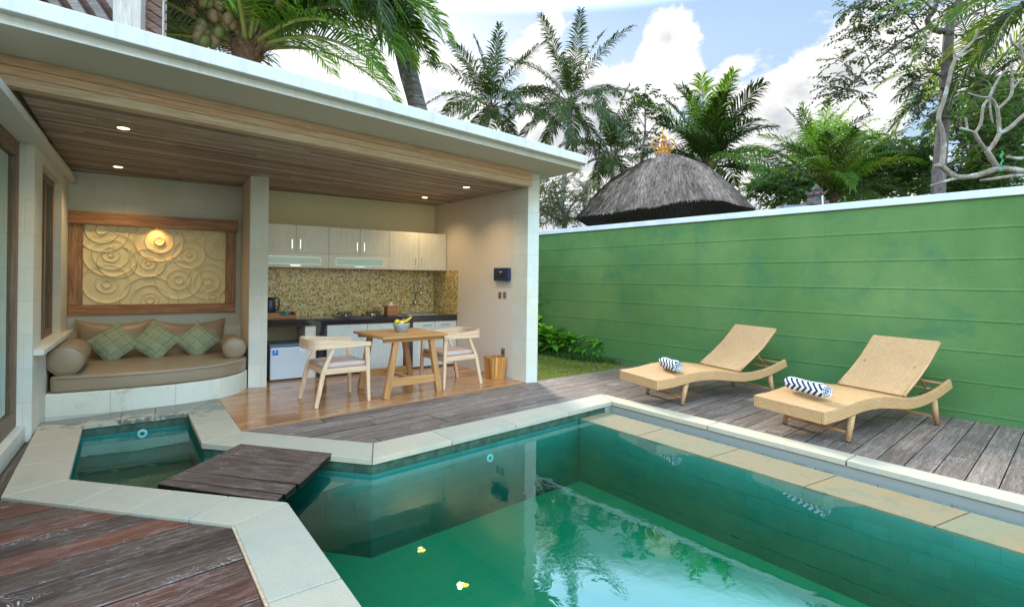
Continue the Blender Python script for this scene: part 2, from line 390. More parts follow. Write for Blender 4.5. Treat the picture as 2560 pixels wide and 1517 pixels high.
MT['slatback'] = simple('ceiling_void', (0.60, 0.50, 0.36), 0.8)
MT['beam'] = wood('limed_beam_wood', [(0.40, 0.25, 0.145), (0.60, 0.42, 0.26), (0.76, 0.60, 0.42), (1.12, 0.85, 0.78)], 'u', 0.55, 1.2, 0.2, 0.25, streak=((0.62, 0.52, 0.36), 0.6))
MT['oldwood'] = wood('old_frame_wood', [(0.14, 0.052, 0.020), (0.36, 0.16, 0.065), (0.60, 0.36, 0.18)], 'u', 0.5, 0.9, 0.3, 0.6, streak=((0.55, 0.40, 0.24), 0.6))
MT['oldwoodv'] = wood('old_frame_wood_upright', [(0.14, 0.062, 0.025), (0.34, 0.17, 0.075), (0.58, 0.36, 0.19)], 'v', 0.5, 0.9, 0.3, 0.6, streak=((0.55, 0.40, 0.24), 0.5))
MT['winwood'] = wood('window_wood', [(0.10, 0.055, 0.030), (0.19, 0.115, 0.065), (0.32, 0.22, 0.14)], 'v', 0.5, 0.9, 0.3, 0.4)
MT['teak'] = wood('teak_table', [(0.36, 0.155, 0.045), (0.52, 0.255, 0.085), (0.64, 0.36, 0.145)], 'u', 0.42, 0.8, 0.22, 0.12)
MT['teakv'] = wood('teak_table_upright', [(0.34, 0.150, 0.045), (0.50, 0.245, 0.085), (0.62, 0.35, 0.145)], 'v', 0.42, 0.8, 0.22, 0.12)
MT['ash'] = wood('pale_chair_wood', [(0.56, 0.34, 0.18), (0.71, 0.47, 0.28), (0.80, 0.60, 0.41)], 'u', 0.45, 0.9, 0.12, 0.12)
MT['ashv'] = wood('pale_chair_wood_upright', [(0.56, 0.34, 0.18), (0.71, 0.47, 0.28), (0.80, 0.60, 0.41)], 'v', 0.45, 0.9, 0.12, 0.12)
MT['laminate'] = wood('pale_laminate', [(0.52, 0.49, 0.39), (0.66, 0.62, 0.49), (0.74, 0.68, 0.55)], 'v', 0.4, 1.3, 0.10, 0.0)
MT['laminate_low'] = wood('pale_laminate_lower', [(0.44, 0.46, 0.42), (0.56, 0.57, 0.50), (0.66, 0.66, 0.58)], 'v', 0.4, 1.3, 0.10, 0.0)
MT['binwood'] = wood('acacia_bin_wood', [(0.22, 0.07, 0.02), (0.50, 0.22, 0.055), (0.70, 0.44, 0.16)], 'v', 0.4, 0.28, 0.5, 0.2)
MT['boxwood'] = wood('tissue_box_wood', [(0.20, 0.07, 0.02), (0.34, 0.135, 0.045), (0.50, 0.24, 0.09)], 'u', 0.4, 1.0, 0.2, 0.1)
MT['granite'] = simple('black_granite', (0.018, 0.018, 0.021), 0.07, nz=0.5, nscale=120, **{'Specular IOR Level': 0.8})
MT['steel'] = simple('brushed_steel', (0.62, 0.63, 0.64), 0.25, 1.0)
MT['chrome'] = simple('chrome', (0.8, 0.8, 0.8), 0.08, 1.0)
MT['frostglass'] = simple('frosted_glass', (0.32, 0.52, 0.42), 0.18, **{'Specular IOR Level': 0.9})
MT['leather'] = simple('taupe_leatherette', (0.275, 0.205, 0.125), 0.42, nz=0.06, nscale=3, bump=0.03)
MT['seatpad'] = simple('dusty_pink_leatherette', (0.50, 0.375, 0.305), 0.5, nz=0.04, nscale=5, bump=0.03)
MT['black'] = simple('black_plastic', (0.02, 0.02, 0.022), 0.35)
MT['darkblue'] = simple('dark_blue_panel', (0.020, 0.035, 0.085), 0.18)
MT['fridge'] = simple('fridge_silver', (0.56, 0.60, 0.62), 0.34, 0.25)
MT['fridgetop'] = simple('fridge_grey', (0.10, 0.13, 0.16), 0.4)
MT['bluesticker'] = simple('blue_sticker', (0.015, 0.17, 0.58), 0.4)
MT['whiteplastic'] = simple('white_plastic', (0.82, 0.83, 0.82), 0.4)
MT['ink'] = simple('blue_print', (0.03, 0.13, 0.35), 0.5)
MT['brass'] = simple('bronze_switch', (0.33, 0.24, 0.14), 0.4, 0.6)
MT['teal'] = simple('teal_ceramic', (0.05, 0.17, 0.15), 0.25)
MT['banana'] = simple('banana_yellow', (0.82, 0.56, 0.02), 0.45, nz=0.12, nscale=30)
MT['mango'] = simple('green_yellow_fruit', (0.66, 0.52, 0.03), 0.4, nz=0.15, nscale=20)
MT['applered'] = simple('purple_red_fruit', (0.22, 0.08, 0.09), 0.35, nz=0.2, nscale=20)
MT['bowl'] = simple('terrazzo_stone_bowl', (0.30, 0.31, 0.27), 0.7, nz=0.4, nscale=60, bump=0.3)
MT['relief'] = simple('carved_sandstone', (0.74, 0.62, 0.35), 0.7, nz=0.07, nscale=5, bump=0.06)
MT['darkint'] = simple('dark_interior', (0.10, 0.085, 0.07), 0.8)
MT['rubber'] = simple('dark_rubber', (0.02, 0.02, 0.02), 0.7)
MT['trunk'] = None
def m_greenwall():
    m, t = newmat('green_stucco'); tc = t.n('ShaderNodeTexCoord').outputs['Object']
    f = t.noise(tc, 0.55, 5, 0.6, 0.3); f2 = t.noise(tc, 1.7, 6, 0.65, 0.6); g = t.noise(tc, 48, 5, 0.7)
    c = t.ramp(f, [(0.3, (0.070, 0.148, 0.038)), (0.5, (0.100, 0.196, 0.052)), (0.7, (0.150, 0.245, 0.074))])
    c = t.mix(t.math('MULTIPLY', t.smooth(f2, 0.48, 0.74), 0.6), c, (0.042, 0.145, 0.068))
    sz = t.n('ShaderNodeSeparateXYZ', {0: tc}).outputs[2]
    st = t.noise(t.vmath('MULTIPLY', tc, (4.5, 4.5, .28)), 1.5, 5, 0.7)
    c = t.mix(t.math('MULTIPLY', t.math('MULTIPLY', t.smooth(st, 0.52, 0.70), t.smooth(sz, 0.6, 2.3)), 0.35), c, (0.06, 0.15, 0.06))
    damp = t.smooth(t.math('ADD', sz, t.math('MULTIPLY', t.noise(tc, 2.3, 5, 0.6), -0.9)), 0.45, -0.25)
    c = t.mix(t.math('MULTIPLY', damp, 0.5), c, (0.06, 0.17, 0.055))
    c = t.vmath('SCALE', c, scale=t.math('ADD', 0.86, t.math('MULTIPLY', g, 0.28)))
    finish(t, c, 0.72, g, 0.5, 0.010, spec=0.25); return m
MT['green'] = m_greenwall()
MT['cap'] = simple('white_wall_cap', (0.66, 0.67, 0.68), 0.6, nz=0.12, nscale=3)
def m_rattan():
    m, t = newmat('honey_rattan'); uv = t.n('ShaderNodeTexCoord').outputs['UV']
    b = t.n('ShaderNodeTexBrick', {'Vector': uv, 'Color1': (0.68, 0.42, 0.215), 'Color2': (0.60, 0.35, 0.16), 'Mortar': (0.34, 0.17, 0.05), 'Scale': 1.0,
            'Mortar Size': 0.0026, 'Mortar Smooth': 0.6, 'Brick Width': 0.034, 'Row Height': 0.012})
    f = t.noise(uv, 4, 3, 0.5)
    c = t.vmath('SCALE', b.outputs[0], scale=t.math('ADD', 0.88, t.math('MULTIPLY', f, 0.24)))
    finish(t, c, 0.45, t.math('MULTIPLY', b.outputs[1], -1.0), 0.6, 0.003, spec=0.4); return m
MT['rattan'] = m_rattan()
MT['rattanbar'] = simple('rattan_bar', (0.42, 0.20, 0.075), 0.4)
def m_towel():
    m, t = newmat('navy_chevron_towel'); tc = t.n('ShaderNodeTexCoord').outputs['Object']
    s = t.n('ShaderNodeSeparateXYZ', {0: tc}); th = t.math('ARCTAN2', s.outputs[2], s.outputs[1])
    zig = t.math('ABSOLUTE', t.math('SUBTRACT', t.math('FRACT', t.math('MULTIPLY', th, 0.478)), 0.5))
    f = t.math('FRACT', t.math('ADD', t.math('MULTIPLY', s.outputs[0], 15.0), t.math('MULTIPLY', zig, 2.4)))
    rr = t.math('SQRT', t.math('ADD', t.math('MULTIPLY', s.outputs[1], s.outputs[1]), t.math('MULTIPLY', s.outputs[2], s.outputs[2])))
    # rolled ends show the spiral of layers
    sp = t.math('FRACT', t.math('ADD', t.math('MULTIPLY', rr, 48.0), t.math('MULTIPLY', th, 0.159)))
    rim = t.math('FRACT', t.math('MULTIPLY', th, 2.2))
    endc = t.math('MAXIMUM', t.math('GREATER_THAN', sp, 0.72), t.math('MULTIPLY', t.math('GREATER_THAN', rim, 0.5), t.math('GREATER_THAN', sp, 0.25)))
    nx = t.math('ABSOLUTE', t.n('ShaderNodeSeparateXYZ', {0: t.n('ShaderNodeTexCoord').outputs['Normal']}).outputs[0])
    stripe = t.smooth(f, 0.50, 0.54); isend = t.math('GREATER_THAN', nx, 0.75)
    k = t.math('ADD', t.math('MULTIPLY', t.math('SUBTRACT', 1.0, isend), stripe), t.math('MULTIPLY', isend, endc))
    c = t.mix(k, (0.80, 0.80, 0.79), (0.030, 0.045, 0.085))
    finish(t, c, 0.95, t.noise(tc, 260, 3, 0.7), 0.8, 0.004, spec=0.1); return m
MT['towel'] = m_towel()
def m_cushion():
    m, t = newmat('green_patterned_fabric'); tc = t.n('ShaderNodeTexCoord').outputs['Object']
    s = t.n('ShaderNodeSeparateXYZ', {0: tc})
    def line(v, o=0.0):
        f = t.math('ABSOLUTE', t.math('SUBTRACT', t.math('FRACT', t.math('ADD', t.math('MULTIPLY', v, 8.5), 0.5 + o)), 0.5)); return t.smooth(f, 0.055, 0.025)
    def line2(v):
        f = t.math('ABSOLUTE', t.math('SUBTRACT', t.math('FRACT', t.math('ADD', t.math('MULTIPLY', v, 25.5), 0.5)), 0.5)); return t.smooth(f, 0.10, 0.04)
    ln = t.math('MAXIMUM', line(s.outputs[0]), line(s.outputs[2]))
    ln = t.math('MAXIMUM', ln, t.math('MULTIPLY', t.math('MULTIPLY', line2(s.outputs[0]), line2(s.outputs[2])), 0.7))
    vo = t.n('ShaderNodeTexVoronoi', {'Vector': tc, 'Scale': 17.0}); bl = t.noise(tc, 14, 4, 0.6)
    base = t.mix(t.smooth(vo.outputs['Distance'], 0.2, 0.5), (0.24, 0.31, 0.22), (0.32, 0.33, 0.20))
    base = t.mix(t.math('MULTIPLY', t.smooth(bl, 0.45, 0.6), 0.5), base, (0.17, 0.25, 0.18))
    c = t.mix(t.math('MULTIPLY', ln, 0.75), base, (0.14, 0.20, 0.07))
    finish(t, c, 0.85, t.noise(tc, 300, 2, 0.6), 0.4, 0.002, spec=0.15); return m
MT['cushion'] = m_cushion()
def m_mosaic():
    m, t = newmat('gold_glass_mosaic'); uv = t.n('ShaderNodeTexCoord').outputs['UV']
    sc = t.vmath('SCALE', uv, scale=1 / 0.025); cell = t.vmath('FLOOR', sc); fr = t.vmath('FRACTION', sc)
    wn = t.n('ShaderNodeTexWhiteNoise', noise_dimensions='2D'); t.set(wn, 0, cell)
    c = t.ramp(wn.outputs['Value'], [(0.0, (0.20, 0.11, 0.04)), (0.10, (0.42, 0.26, 0.085)), (0.24, (0.60, 0.42, 0.12)), (0.58, (0.76, 0.58, 0.20)), (0.80, (0.84, 0.72, 0.34)), (0.93, (0.85, 0.80, 0.55))], 'CONSTANT')
    s = t.n('ShaderNodeSeparateXYZ', {0: fr})
    def ed(v): return t.math('MULTIPLY', t.smooth(v, 0.04, 0.12), t.smooth(v, 0.96, 0.88))
    e = t.math('MULTIPLY', ed(s.outputs[0]), ed(s.outputs[1]))
    c = t.mix(e, (0.30, 0.25, 0.12), c)
    finish(t, c, 0.2, e, 0.5, 0.004, spec=0.7); return m
MT['mosaic'] = m_mosaic()
def m_leaf(name, c1, c2, c3=None, trans=0.45, rough=0.45, nscale=1.2):
    m, t = newmat(name); tc = t.n('ShaderNodeTexCoord').outputs['Object']; rnd = t.n('ShaderNodeNewGeometry').outputs['Random Per Island']
    f = t.math('ADD', t.math('MULTIPLY', t.noise(tc, nscale, 3, 0.6), 0.6), t.math('MULTIPLY', rnd, 0.4))
    stops = [(0.25, c1), (0.62, c2)] + ([(0.80, c3)] if c3 else [])
    c = t.ramp(f, stops)
    p = t.n('ShaderNodeBsdfPrincipled', {'Base Color': c, 'Roughness': rough + .1, 'Specular IOR Level': 0.2})
    tr = t.n('ShaderNodeBsdfTranslucent', {'Color': t.vmath('MULTIPLY', c, (1.9, 1.75, 0.7))})
    mx = t.n('ShaderNodeMixShader', {0: trans, 1: p.outputs[0], 2: tr.outputs[0]})
    t.n('ShaderNodeOutputMaterial', {'Surface': mx.outputs[0]}); return m
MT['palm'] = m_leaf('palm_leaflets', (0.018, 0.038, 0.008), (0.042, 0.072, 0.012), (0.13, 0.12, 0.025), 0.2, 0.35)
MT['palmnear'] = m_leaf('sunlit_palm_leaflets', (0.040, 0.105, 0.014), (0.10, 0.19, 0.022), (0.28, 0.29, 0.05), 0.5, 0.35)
MT['palmyel'] = m_leaf('yellow_green_palm_leaflets', (0.07, 0.14, 0.02), (0.14, 0.20, 0.03), (0.36, 0.28, 0.05), 0.4, 0.4)
MT['leafdark'] = m_leaf('dark_tree_leaves', (0.018, 0.042, 0.012), (0.045, 0.080, 0.020), (0.13, 0.10, 0.03), 0.3)
MT['leafmid'] = m_leaf('green_tree_leaves', (0.025, 0.075, 0.014), (0.065, 0.15, 0.025), (0.16, 0.20, 0.04), 0.4)
MT['leafbright'] = m_leaf('bright_tree_leaves', (0.06, 0.17, 0.02), (0.17, 0.34, 0.035), (0.32, 0.42, 0.06), 0.45)
MT['leafolive'] = m_leaf('olive_tree_leaves', (0.05, 0.07, 0.025), (0.11, 0.13, 0.04), (0.20, 0.18, 0.07), 0.4)
MT['plant'] = m_leaf('garden_plant_leaves', (0.08, 0.26, 0.03), (0.22, 0.50, 0.06), (0.46, 0.66, 0.12), 0.4, 0.3, 3.0)
MT['grass'] = m_leaf('grass_blades', (0.09, 0.15, 0.02), (0.20, 0.26, 0.035), (0.34, 0.28, 0.06), 0.35, 0.5, 2.5)
MT['border'] = m_leaf('border_grass', (0.02, 0.07, 0.015), (0.05, 0.13, 0.02), None, 0.3, 0.4, 3.0)
MT['deadleaf'] = m_leaf('dead_frond', (0.16, 0.10, 0.055), (0.27, 0.18, 0.10), (0.36, 0.27, 0.15), 0.2, 0.7)
MT['soil'] = simple('garden_soil', (0.10, 0.085, 0.045), 0.9, nz=0.35, nscale=14, bump=0.4)
MT['ground'] = simple('ground', (0.09, 0.12, 0.05), 0.95, nz=0.3, nscale=0.6)
def m_bark(name, c1, c2, rings=0.0, lichen=None):
    m, t = newmat(name); tc = t.n('ShaderNodeTexCoord').outputs['Object']
    f = t.noise(t.vmath('MULTIPLY', tc, (1, 1, 0.5 if not rings else 2.5)), 9, 7, 0.7, 0.5); c = t.ramp(f, [(0.3, c1), (0.7, c2)]); h = f
    if rings:
        sz = t.n('ShaderNodeSeparateXYZ', {0: tc}).outputs[2]
        r = t.math('FRACT', t.math('ADD', t.math('MULTIPLY', sz, rings), t.math('MULTIPLY', t.noise(tc, 5, 4, 0.6), 0.9)))
        k = t.smooth(r, 0.0, 0.22); c = t.mix(k, t.vmath('SCALE', c, scale=0.4), c); h = t.math('ADD', t.math('MULTIPLY', k, 0.6), t.math('MULTIPLY', f, 0.5))
    if lichen:
        c = t.mix(t.math('MULTIPLY', t.smooth(t.noise(tc, 4.5, 6, 0.7), 0.54, 0.62), 0.7), c, lichen)
    finish(t, c, 0.85, h, 0.8, 0.03, spec=0.2); return m
MT['palmtrunk'] = m_bark('palm_trunk_bark', (0.07, 0.058, 0.050), (0.20, 0.175, 0.155), 6.5, (0.30, 0.34, 0.31))
MT['palmtrunkfar'] = m_bark('far_palm_trunk_bark', (0.16, 0.15, 0.13), (0.38, 0.36, 0.33), 4.0)
MT['bark'] = m_bark('tree_bark', (0.085, 0.060, 0.052), (0.26, 0.21, 0.19))
MT['barkpale'] = m_bark('pale_lichened_bark', (0.13, 0.095, 0.07), (0.32, 0.26, 0.20), 0, (0.42, 0.42, 0.36))
MT['rachis'] = simple('frond_rib', (0.24, 0.25, 0.05), 0.45, nz=0.3, nscale=3)
MT['coconut'] = simple('coconut_husk', (0.20, 0.125, 0.05), 0.5, nz=0.35, nscale=7)
MT['coconutgreen'] = simple('green_coconut_husk', (0.13, 0.135, 0.03), 0.5, nz=0.3, nscale=7)
MT['crownbase'] = simple('brown_frond_sheaths', (0.13, 0.07, 0.035), 0.85, nz=0.5, nscale=16, bump=0.5)
def m_thatch():
    m, t = newmat('grey_thatch'); tc = t.n('ShaderNodeTexCoord').outputs['Object']; g = t.n('ShaderNodeNewGeometry')
    f = t.noise(tc, 2.2, 6, 0.7, 0.4); r = g.outputs['Random Per Island']
    c = t.ramp(t.math('ADD', t.math('MULTIPLY', f, 0.6), t.math('MULTIPLY', r, 0.4)), [(0.25, (0.055, 0.038, 0.030)), (0.5, (0.185, 0.135, 0.105)), (0.75, (0.42, 0.33, 0.265))])
    finish(t, c, 0.9, t.noise(tc, 40, 4, 0.7), 0.5, 0.02, spec=0.1); return m
MT['thatch'] = m_thatch()
MT['thatchend'] = simple('dark_thatch_ends', (0.035, 0.026, 0.024), 0.95, nz=0.5, nscale=20, bump=0.8)
MT['gold'] = simple('gilded_carving', (0.50, 0.24, 0.045), 0.35, 0.35, nz=0.3, nscale=25)
MT['redpaint'] = simple('red_paint', (0.48, 0.045, 0.05), 0.4)
MT['tealpaint'] = simple('turquoise_paint', (0.05, 0.36, 0.42), 0.4)
MT['stonedark'] = simple('weathered_dark_stone', (0.10, 0.08, 0.07), 0.85, nz=0.5, nscale=9, bump=0.5)
MT['greynet'] = simple('green_plastic_cord', (0.015, 0.22, 0.09), 0.5)
MT['greybase'] = simple('grey_lamp_plastic', (0.17, 0.20, 0.23), 0.4)
MT['whitering'] = simple('white_pool_fitting', (0.80, 0.86, 0.84), 0.4)
MT['petal'] = simple('yellow_petal', (0.80, 0.66, 0.06), 0.5)
MT['gablewhite'] = wood('whitewashed_timber', [(0.32, 0.26, 0.22), (0.52, 0.44, 0.38), (0.66, 0.60, 0.54)], 'v', 0.6, 1.0, 0.2, 0.3)
MT['gablebrown'] = wood('brown_gable_boards', [(0.055, 0.022, 0.012), (0.13, 0.055, 0.032), (0.24, 0.13, 0.09)], 'u', 0.6, 1.0, 0.4, 0.4)
MT['gablegrey'] = wood('grey_gable_timber', [(0.10, 0.085, 0.07), (0.21, 0.17, 0.14), (0.36, 0.31, 0.27)], 'u', 0.6, 1.0, 0.5, 0.4)
def emis(name, col, st):
    m, t = newmat(name); e = t.n('ShaderNodeEmission', {'Color': (*col, 1), 'Strength': st}); t.n('ShaderNodeOutputMaterial', {'Surface': e.outputs[0]}); return m
MT['lamp'] = emis('lit_lamp', (1.0, 0.72, 0.30), 6.0)
def m_glass():
    m, t = newmat('window_glass')
    fr = t.n('ShaderNodeFresnel', {'IOR': 1.5}); gl = t.n('ShaderNodeBsdfGlossy', {'Color': (0.86, 1, 0.95, 1), 'Roughness': 0.02})
    tr = t.n('ShaderNodeBsdfTransparent', {'Color': (0.72, 0.78, 0.74, 1)})
    mx = t.n('ShaderNodeMixShader', {0: t.math('MULTIPLY', fr.outputs[0], 1.6, clamp=True), 1: tr.outputs[0], 2: gl.outputs[0]})
    t.n('ShaderNodeOutputMaterial', {'Surface': mx.outputs[0]}); return m
MT['glass'] = m_glass()
def m_water(name, absorb, dens):
    m, t = newmat(name); tc = t.n('ShaderNodeTexCoord').outputs['Object']
    n1 = t.noise(t.vmath('MULTIPLY', tc, (1, 1.0, 1)), 1.6, 2, 0.5, 0.3); n2 = t.noise(tc, 7.5, 3, 0.55, 0.6); n3 = t.noise(tc, 0.5, 2, 0.5)
    calm = t.math('ADD', 0.25, t.math('MULTIPLY', t.smooth(n3, 0.40, 0.62), 0.9))
    h = t.math('ADD', t.math('MULTIPLY', n1, 0.5), t.math('MULTIPLY', t.math('MULTIPLY', n2, calm), 0.34))
    b = t.n('ShaderNodeBump', {'Strength': 0.055, 'Distance': 0.05, 'Height': h})
    fr = t.n('ShaderNodeFresnel', {'IOR': 1.33, 'Normal': b.outputs[0]})
    gl = t.n('ShaderNodeBsdfGlossy', {'Color': (0.86, 1, 0.95, 1), 'Roughness': 0.0, 'Normal': b.outputs[0]})
    tr = t.n('ShaderNodeBsdfTransparent', {'Color': (1, 1, 1, 1)})
    geo = t.n('ShaderNodeNewGeometry')
    fac = t.math('MULTIPLY', t.math('ADD', t.math('MULTIPLY', fr.outputs[0], 0.40), 0.12, clamp=True), t.math('SUBTRACT', 1.0, geo.outputs['Backfacing']))
    mx = t.n('ShaderNodeMixShader', {0: fac, 1: tr.outputs[0], 2: gl.outputs[0]})
    va = t.n('ShaderNodeVolumeAbsorption', {'Color': (*absorb, 1), 'Density': dens})
    t.n('ShaderNodeOutputMaterial', {'Surface': mx.outputs[0], 'Volume': va.outputs[0]}); return m
MT['water'] = m_water('pool_water', (0.0, 0.80, 0.765), 3.4)
# ================================================================ LARGE STRUCTURE
def lineX(a, b, c, d):
    x1, y1, x2, y2, x3, y3, x4, y4 = a[0], a[1], b[0], b[1], c[0], c[1], d[0], d[1]
    D = (x1 - x2) * (y3 - y4) - (y1 - y2) * (x3 - x4)
    A = x1 * y2 - y1 * x2; B = x3 * y4 - y3 * x4
    return V(((A * (x3 - x4) - (x1 - x2) * B) / D, (A * (y3 - y4) - (y1 - y2) * B) / D, 0))
def lerp2(a, b, t): return V((a[0] + (b[0] - a[0]) * t, a[1] + (b[1] - a[1]) * t, 0))
def extend_y(a, b, y): return lerp2(a, b, (y - a[1]) / (b[1] - a[1]))
ZC = 0.012; ZW = -0.105
g = lambda x, y, z=0.0: G(x, y, z)
I1 = g(718.7, 1254.6, ZC); I0 = extend_y(I1, g(900, 1508, ZC), -1.6)
I2 = g(170.8, 1197, ZC); I3 = g(207.5, 1060.6, ZC); I5 = g(469, 1031, ZC); I6 = g(504.5, 1107, ZC); I7 = g(930.5, 1147.7, ZC)
I8 = g(1530.5, 1003.1, ZC); I9 = extend_y(I8, g(2560, 1261.5, ZC), -1.6)
O1 = g(585.5, 1309.8, ZC); O0 = extend_y(O1, g(675.5, 1517, ZC), -1.6)
O2 = g(1.9, 1241.5, ZC); O3 = g(99.5, 1055.7, ZC); O4 = g(545, 995.6, ZC); O6 = g(603.6, 1077, ZC); O7 = g(933, 1107, ZC)
O8 = g(1505, 983.7, ZC); O9 = extend_y(O8, g(2560, 1237, ZC), -1.6)
L0 = g(1437, 1045, ZW); L1 = extend_y(L0, g(2560, 1387.5, ZW), -1.6)
K0 = g(1500.7, 1027.5, ZW); K1 = extend_y(K0, g(2560, 1322, ZW), -1.6)
LC = lineX(I7, I8, L0, L1); KC = lineX(I7, I8, K0, K1)

# ground
mb = MB(); hole = [O0, O1, O2, O3, O4, O6, O7, O8, O9]
mb.prism([(-420, -420), (420, -420), (420, 420), (-420, 420)], -0.3, -0.062, bottom=False, sides=False, inner=hole)
tag(mb.build('ground', MT['ground']), kind='structure')

# coping slabs (one coping, slab per island)
mb = MB()
def slabs(o0, o1, i0, i1, n, z0=-0.036, z1=ZC):
    for k in range(n):
        e = 0.0009 / max(0.2, (o1 - o0).length / n)
        a, b = k / n + e, (k + 1) / n - e; pd = V((-(i1 - i0).y, (i1 - i0).x, 0))
        def oo(t, end):
            if end: return lerp2(o0, o1, t)
            P_ = lerp2(i0, i1, t); Q = lineX(P_, P_ + pd, o0, o1); s_ = (Q - o0).dot(o1 - o0) / (o1 - o0).length_squared
            return Q if 0.02 < s_ < 0.98 else lerp2(o0, o1, t)
        mb.solid([oo(a, k == 0), oo(b, k == n - 1), lerp2(i0, i1, b), lerp2(i0, i1, a)], z0, z1)
slabs(O0, O1, I0, I1, 6); slabs(O1, O2, I1, I2, 4); slabs(O2, O3, I2, I3, 3); slabs(O3, O4, I3, I5, 3)
slabs(O4, O6, I5, I6, 2); slabs(O6, O7, I6, I7, 3); slabs(O7, O8, I7, I8, 4); slabs(O8, O9, I8, I9, 8)
cop = mb.build('pool_coping', MT['coping'], bevel=0.004, segs=2)
tag(cop, kind='structure')
mb = MB()
for o0, o1, i0, i1 in ((O0, O1, I0, I1), (O1, O2, I1, I2), (O2, O3, I2, I3), (O3, O4, I3, I5), (O4, O6, I5, I6), (O6, O7, I6, I7), (O7, O8, I7, I8), (O8, O9, I8, I9)):
    q0, q1 = lerp2(i0, o0, .08), lerp2(i1, o1, .08); mb.solid([lerp2(i0, o0, 1.06), lerp2(i1, o1, 1.06), q1, q0], -.12, -.037)
tag(mb.build('coping_bed', simple('mortar_bed', (0.30, 0.29, 0.25), 0.9)), kind='structure')

# pool basin
pool = thing('swimming_pool', (0, 0, 0), 0, 'large green stone lined swimming pool with a narrow spa arm to its left', 'swimming pool')
ZF = -0.78
def wallstrip(mb, pts, z0, z1, th=0.16, side=1):
    def offs(o_):
        out = []; P = [V((p[0], p[1], 0)) for p in pts]
        for i in range(len(P)):
            if i == 0 or i == len(P) - 1:
                d = (P[1] - P[0] if i == 0 else P[-1] - P[-2]).normalized(); out.append(P[i] + V((d.y, -d.x, 0)) * side * o_)
            else:
                d1 = (P[i] - P[i - 1]).normalized(); d2 = (P[i + 1] - P[i]).normalized(); n1 = V((d1.y, -d1.x, 0)) * side * o_; n2 = V((d2.y, -d2.x, 0)) * side * o_
                out.append(lineX(P[i - 1] + n1, P[i] + n1, P[i] + n2, P[i + 1] + n2))
        return out
    A_, B_ = offs(0.018), offs(0.018 + th)
    for i in range(len(pts) - 1): mb.solid([A_[i], A_[i + 1], B_[i + 1], B_[i]], z0, z1)
mb = MB()
# going clockwise round the basin seen from above the outside is on the left
wallstrip(mb, [I0, I1, I2, I3, I5, I6, I7, KC], ZF - 0.1, -0.119, side=-1)
mb.build('basin_wall', MT['pooltile'], pool)
mb = MB(); wallstrip(mb, [I0, I1, I2, I3, I5, I6, I7, KC], -0.118, -0.037, th=.03, side=-1)
for i_, v_ in enumerate(mb.v): mb.v[i_] = v_
mb.build('waterline_band', MT['waterline'], pool)
mb = MB()
main = [I0, I1, I2, I3, I5, I6, I7, LC, L1]
mb.uvrot = atan2((I8 - I7).y, (I8 - I7).x)
fl = [I0 + V((-.3, 0, 0)), I1 + V((-.2, .1, 0)), I6, I7 + V((0, .1, 0)), LC + V((.15, .1, 0)), L1 + V((.2, 0, 0))]
mb.prism(fl, ZF - 0.1, ZF); mb.build('basin_floor', MT['poolfloor'], pool)
mb = MB()
mb.prism([I1, I2 + V((-.1, -.1, 0)), I3 + V((-.1, .1, 0)), I5 + V((.05, .1, 0)), I6], ZF - 0.08, -0.46)
mb.build('spa_floor', MT['pooltile'], pool)
mb = MB(); mb.solid([LC, L1, K1, KC], -1.0, ZW - 0.003); mb.build('overflow_body', MT['pooltile'], pool)
mb = MB()
n = 12; off = 0.004
for k in range(n):
    a, b = k / n + .0006, (k + 1) / n - .0006
    mb.solid([lerp2(LC, L1, a), lerp2(LC, L1, b), lerp2(KC, K1, b), lerp2(KC, K1, a)], ZW - 0.0025, ZW + 0.0125)
mb.build('overflow_ledge', MT['ledge'], pool)
mb = MB(); wallstrip(mb, [KC, I8, I9], -0.55, -0.037, side=-1); mb.build('channel_wall', MT['gutterwall'], pool)
mb = MB(); mb.prism([KC, I8 + V((.1, .1, 0)), I9 + V((.2, 0, 0)), K1], -0.6, -0.5); mb.build('channel_floor', MT['gutterwall'], pool)
mb = MB(); wallstrip(mb, [I0 + V((0, .02, 0)), I9 + V((0, .02, 0))], ZF - .1, -.037, side=1); mb.build('basin_end_wall', MT['pooltile'], pool)
# fittings
def ring_at(px, py, A, B, r, name='return_fitting'):
    d = (V(B) - V(A)).normalized(); n = V((d.y, -d.x, 0))
    if n.y > 0: n = -n
    A2 = V(A) - n * 0.018; B2 = V(B) - n * 0.018
    p = onplane(px, py, A2, B2) + n * 0.012
    M = Matrix((d, V((0, 0, 1)), n)).transposed()
    q = MB(); q.lathe([(r * .5, 0), (r, 0), (r, .012), (r * .5, .012), (r * .5, 0)], 20, p, M, cap=False); return q.build(name, MT['whitering'], pool)
ring_at(1222, 1143, I7, I8, 0.038); ring_at(356, 1082, I3, I5, 0.042)
# water
mb = MB()
def off(p, dx, dy): return V((p[0] + dx, p[1] + dy, 0))
kc2 = KC + (LC - KC) * 0.03; k12 = K1 + (L1 - K1) * 0.03
wp = [off(I0, -.10, 0), off(I1, -.10, -.06), off(I2, -.12, -.08), off(I3, -.12, .08), off(I5, .06, .10), off(I6, .08, .10), off(I7, .0, .10), LC + (KC - LC) * .5 + V((0, .03, 0)), L1 + (K1 - L1) * .5]
mb.prism(wp, ZF - 0.05, ZW + 0.010)
tag(mb.build('water', MT['water']), kind='structure')

